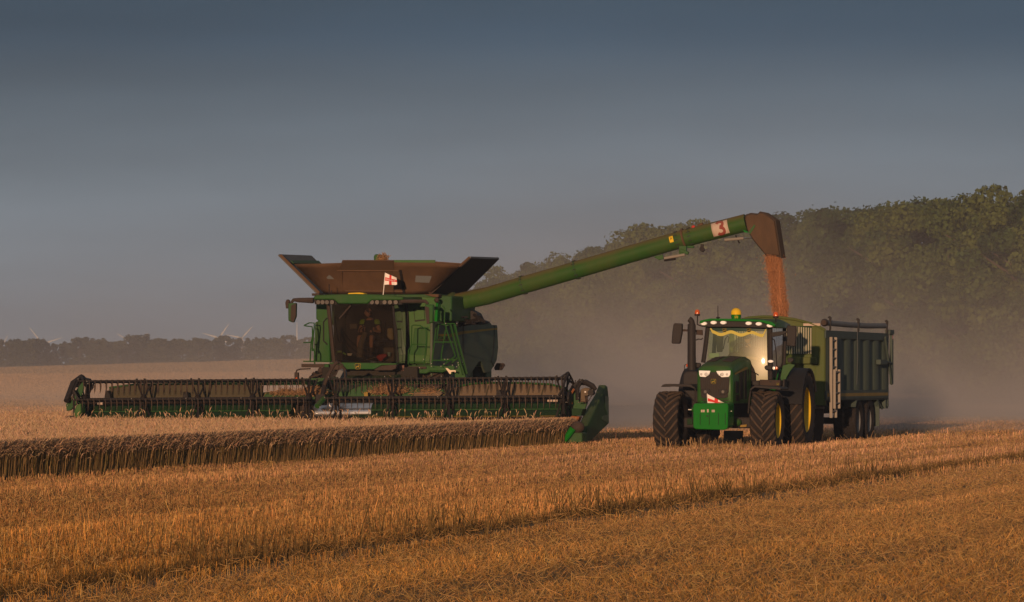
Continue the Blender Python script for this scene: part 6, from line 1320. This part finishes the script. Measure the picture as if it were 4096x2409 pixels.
# ------------------------------------------------------------------ the two drivers
def person(name, label, frame, at, joints, radii, bones, mats_by_joint, mats, head, headdir, hair=None, cap=None):
    """one continuous skin grown over a posed skeleton; head with face and five-fingered hands joined to it"""
    names = list(joints); me = bpy.data.meshes.new('b'); me.from_pydata([joints[n] for n in names], [(names.index(a), names.index(b)) for a, b in bones], [])
    ob = bpy.data.objects.new('b', me); COL.objects.link(ob); ob.modifiers.new('s', 'SKIN'); m2 = ob.modifiers.new('u', 'SUBSURF'); m2.levels = 2
    for i, n in enumerate(names): me.skin_vertices[0].data[i].radius = (radii[n], radii[n])
    me.skin_vertices[0].data[0].use_root = True
    bpy.context.view_layer.update(); body = bpy.data.meshes.new_from_object(ob.evaluated_get(bpy.context.evaluated_depsgraph_get())); bpy.data.objects.remove(ob)
    mb = MB(); mb.v = [tuple(v.co) for v in body.vertices]; mb.f = [list(p.vertices) for p in body.polygons]
    js = [(V(joints[n]), mats_by_joint.get(n, 0)) for n in names]
    extra = []
    for a, b in bones:
        ma, mb_ = mats_by_joint.get(a, 0), mats_by_joint.get(b, 0)
        for t in (.25, .5, .75): extra.append((V(joints[a])*(1-t)+V(joints[b])*t, mb_ if t > .3 else ma))
    js += extra; mb.m = []
    for p in body.polygons:
        c = p.center; mb.m.append(min(js, key=lambda j: (j[0]-c).length_squared)[1])
    # head: skull, jaw, nose, ears, eyes, lips
    H = V(head); yaw = Matrix.Rotation(headdir, 3, 'Z'); mb.cur = 0
    def hp(x, y, z): return H+yaw @ V((x, y, z))
    n = 16; loops = []
    for k in range(13):
        t = math.pi*(k+.15)/12.3; z = .118*math.cos(t); r = math.sin(t); lo = []
        for i in range(n):
            q = 2*math.pi*i/n; x, y = .074*r*math.cos(q), .094*r*math.sin(q)
            if z < -.02: x *= 1+.9*z*3; y = y*(1+z*1.5)-.012 if y < 0 else y*(1+z*4)
            lo.append(hp(x, y, z))
        loops.append(lo)
    mb.loft(loops)
    mb.prism([hp(-.012, -.088, -.03), hp(.012, -.088, -.03), hp(0, -.088, .012)], yaw @ V((0, -.022, -.004)))
    for s in (-1, 1): mb.ball(hp(.076*s, .005, -.01), (.012, .02, .032), 8)
    mb.prism([hp(-.024, -.090, -.058), hp(.024, -.090, -.058), hp(.018, -.092, -.068), hp(-.018, -.092, -.068)], yaw @ V((0, -.006, 0)))
    mb.cur = mats.index(M['hair']) if M['hair'] in mats else 0
    for s in (-1, 1): mb.ball(hp(.03*s, -.086, .008), (.012, .008, .008), 8); mb.prism([hp(.016*s, -.088, .026), hp(.044*s, -.084, .026), hp(.044*s, -.084, .032), hp(.016*s, -.088, .032)], yaw @ V((0, -.006, 0)))
    # hands
    mb.cur = 0
    for sd_ in ('l', 'r'):
        if 'hand_'+sd_ not in joints: continue
        w, h = V(joints['wrist_'+sd_]), V(joints['hand_'+sd_]); d = (h-w).normalized(); side = d.cross(V((0, 0, 1))).normalized(); dn = d.cross(side)
        if dn.z > 0: dn = -dn
        for k, l in enumerate((.062, .072, .068, .052)):
            o_ = h+side*(.027-.018*k); mb.tube([o_, o_+d*l*.45+dn*.008, o_+d*l*.65+dn*.03, o_+d*l*.45+dn*.055], [.0095, .009, .008, .006], 6)
        sgn = 1 if sd_ == 'l' else -1; o_ = h-d*.035+side*.03*sgn; mb.tube([o_, o_+side*.022*sgn+d*.03+dn*.012, o_+side*.012*sgn+d*.055+dn*.03], [.012, .010, .007], 6)
    o = mb.build(name, mats, None, smooth=60); frame.place(o, *at); tag(o, label, 'person')
    if hair:
        mb = MB(); loops = []
        for k in range(7):
            t = math.pi*.5*(k+.1)/6; r = math.sin(t)*1.06; z = .126*math.cos(t)+.004; loops.append([hp(.077*r*math.cos(q), .097*r*math.sin(q)+(.012 if math.sin(q) < 0 else 0)*r, z-(.05 if math.sin(q) > -.2 else .0)*(k/6)) for q in [2*math.pi*i/16 for i in range(16)]])
        mb.loft(loops); mb.build('hair', M['hair'], o)
    if cap:
        mb = MB(); mb.loft([[hp(.08*r*math.cos(q), .10*r*math.sin(q), z) for q in [2*math.pi*i/16 for i in range(16)]] for r, z in ((.1, .128), (.6, .115), (.9, .08), (1.0, .04), (1.0, .025))])
        mb.prism([hp(-.06, -.09, .03), hp(.06, -.09, .03), hp(.045, -.165, .022), hp(-.045, -.165, .022)], (0, 0, .006)); mb.build('cap', cap, o)
    return o
def seated(arm_l, arm_r, legs=True, lean=0):
    J = {'pelvis': (0, 0, .08), 'waist': (0, .02+lean*.2, .22), 'chest': (0, .0+lean, .42), 'neck0': (0, -.01+lean*1.2, .54), 'neck': (0, -.03+lean*1.4, .62),
         'sh_l': (.18, 0+lean, .49), 'sh_r': (-.18, 0+lean, .49), 'hip_l': (.10, -.03, .06), 'hip_r': (-.10, -.03, .06),
         'knee_l': (.17, -.44, .12), 'knee_r': (-.17, -.44, .12), 'calf_l': (.17, -.47, -.08), 'calf_r': (-.17, -.47, -.08), 'ank_l': (.18, -.46, -.31), 'ank_r': (-.18, -.46, -.31), 'toe_l': (.19, -.60, -.36), 'toe_r': (-.19, -.60, -.36)}
    J['elbow_l'], J['wrist_l'], J['hand_l'] = arm_l; J['elbow_r'], J['wrist_r'], J['hand_r'] = arm_r
    Rd = {'pelvis': .15, 'waist': .145, 'chest': .16, 'neck0': .085, 'neck': .055, 'sh_l': .075, 'sh_r': .075, 'hip_l': .10, 'hip_r': .10, 'knee_l': .062, 'knee_r': .062, 'calf_l': .055, 'calf_r': .055, 'ank_l': .04, 'ank_r': .04, 'toe_l': .04, 'toe_r': .04,
          'elbow_l': .045, 'elbow_r': .045, 'wrist_l': .03, 'wrist_r': .03, 'hand_l': .036, 'hand_r': .036}
    B = [('pelvis', 'waist'), ('waist', 'chest'), ('chest', 'neck0'), ('neck0', 'neck'), ('chest', 'sh_l'), ('chest', 'sh_r')]
    for s in 'lr': B += [('pelvis', 'hip_'+s), ('hip_'+s, 'knee_'+s), ('knee_'+s, 'calf_'+s), ('calf_'+s, 'ank_'+s), ('ank_'+s, 'toe_'+s), ('sh_'+s, 'elbow_'+s), ('elbow_'+s, 'wrist_'+s), ('wrist_'+s, 'hand_'+s)]
    return J, Rd, B
# harvester driver: bare legs, dark shirt with bright shoulder patches, head turned to the photo-left
p = CF.f(q1(985, 930), 4.72); sc = 1.0
wh_ = CF.f(q1(950, 840), 4.36)
rel = lambda q: V((q.x-p.x, q.y-p.y, q.z-2.66))
wr_ = V((wh_.x-p.x, wh_.y-p.y, wh_.z-2.66))
J, Rd, B = seated(((.30, -.08, .24), tuple(wr_+V((.20, .10, .02))), tuple(wr_+V((.15, .02, .03)))), ((-.27, -.10, .25), tuple(wr_+V((-.22, .10, .02))), tuple(wr_+V((-.16, .02, .03)))))
mj = {k: 1 for k in ('waist', 'chest', 'sh_l', 'sh_r', 'neck0')}; mj.update({k: 2 for k in ('pelvis', 'hip_l', 'hip_r')}); mj.update({k: 3 for k in ('toe_l', 'toe_r', 'ank_l', 'ank_r')}); mj['calf_l'] = mj['calf_r'] = 0
d1 = person('person', 'driver in dark shirt and shorts seated at the wheel behind the harvester windscreen', CF, (p.x, p.y, 2.66), J, Rd, B, mj, [M['skin'], M['shirt'], M['shorts'], M['boot'], M['hair']], (-.03, -.05, .76), R(-55), hair=True)
mb = MB()
for s in (-1, 1): mb.loft([[V((.19*s+.085*math.cos(t)*k, .0+.085*math.sin(t)*k*.9-.01, .50+dz)) for t in [2*math.pi*i/12 for i in range(12)]] for k, dz in ((.3, .085), (.8, .06), (1.1, .01), (1.12, -.05))])
mb.build('shoulder_patch', M['hivis'], d1)
# tractor driver
p = TF.f(q5(945, 560), 2.28)
J, Rd, B = seated(((.30, -.12, .26), (.10, -.36, .30), (.04, -.42, .31)), ((-.28, -.14, .26), (-.18, -.36, .30), (-.13, -.42, .31)), lean=-.03)
d2_ = person('person', 'driver in dark clothes and cap behind the tractor windscreen looking aside', TF, (p.x, p.y, 1.88), J, Rd, B, {**{k: 1 for k in ('pelvis', 'waist', 'chest', 'sh_l', 'sh_r', 'neck0', 'elbow_l', 'elbow_r')}, **{k: 2 for k in ('hip_l', 'hip_r', 'knee_l', 'knee_r', 'calf_l', 'calf_r', 'ank_l', 'ank_r')}, 'toe_l': 3, 'toe_r': 3}, [M['skin'], M['shirt'], M['shorts'], M['boot'], M['hair']], (0, -.09, .76), R(-50), hair=True, cap=M['shirt'])
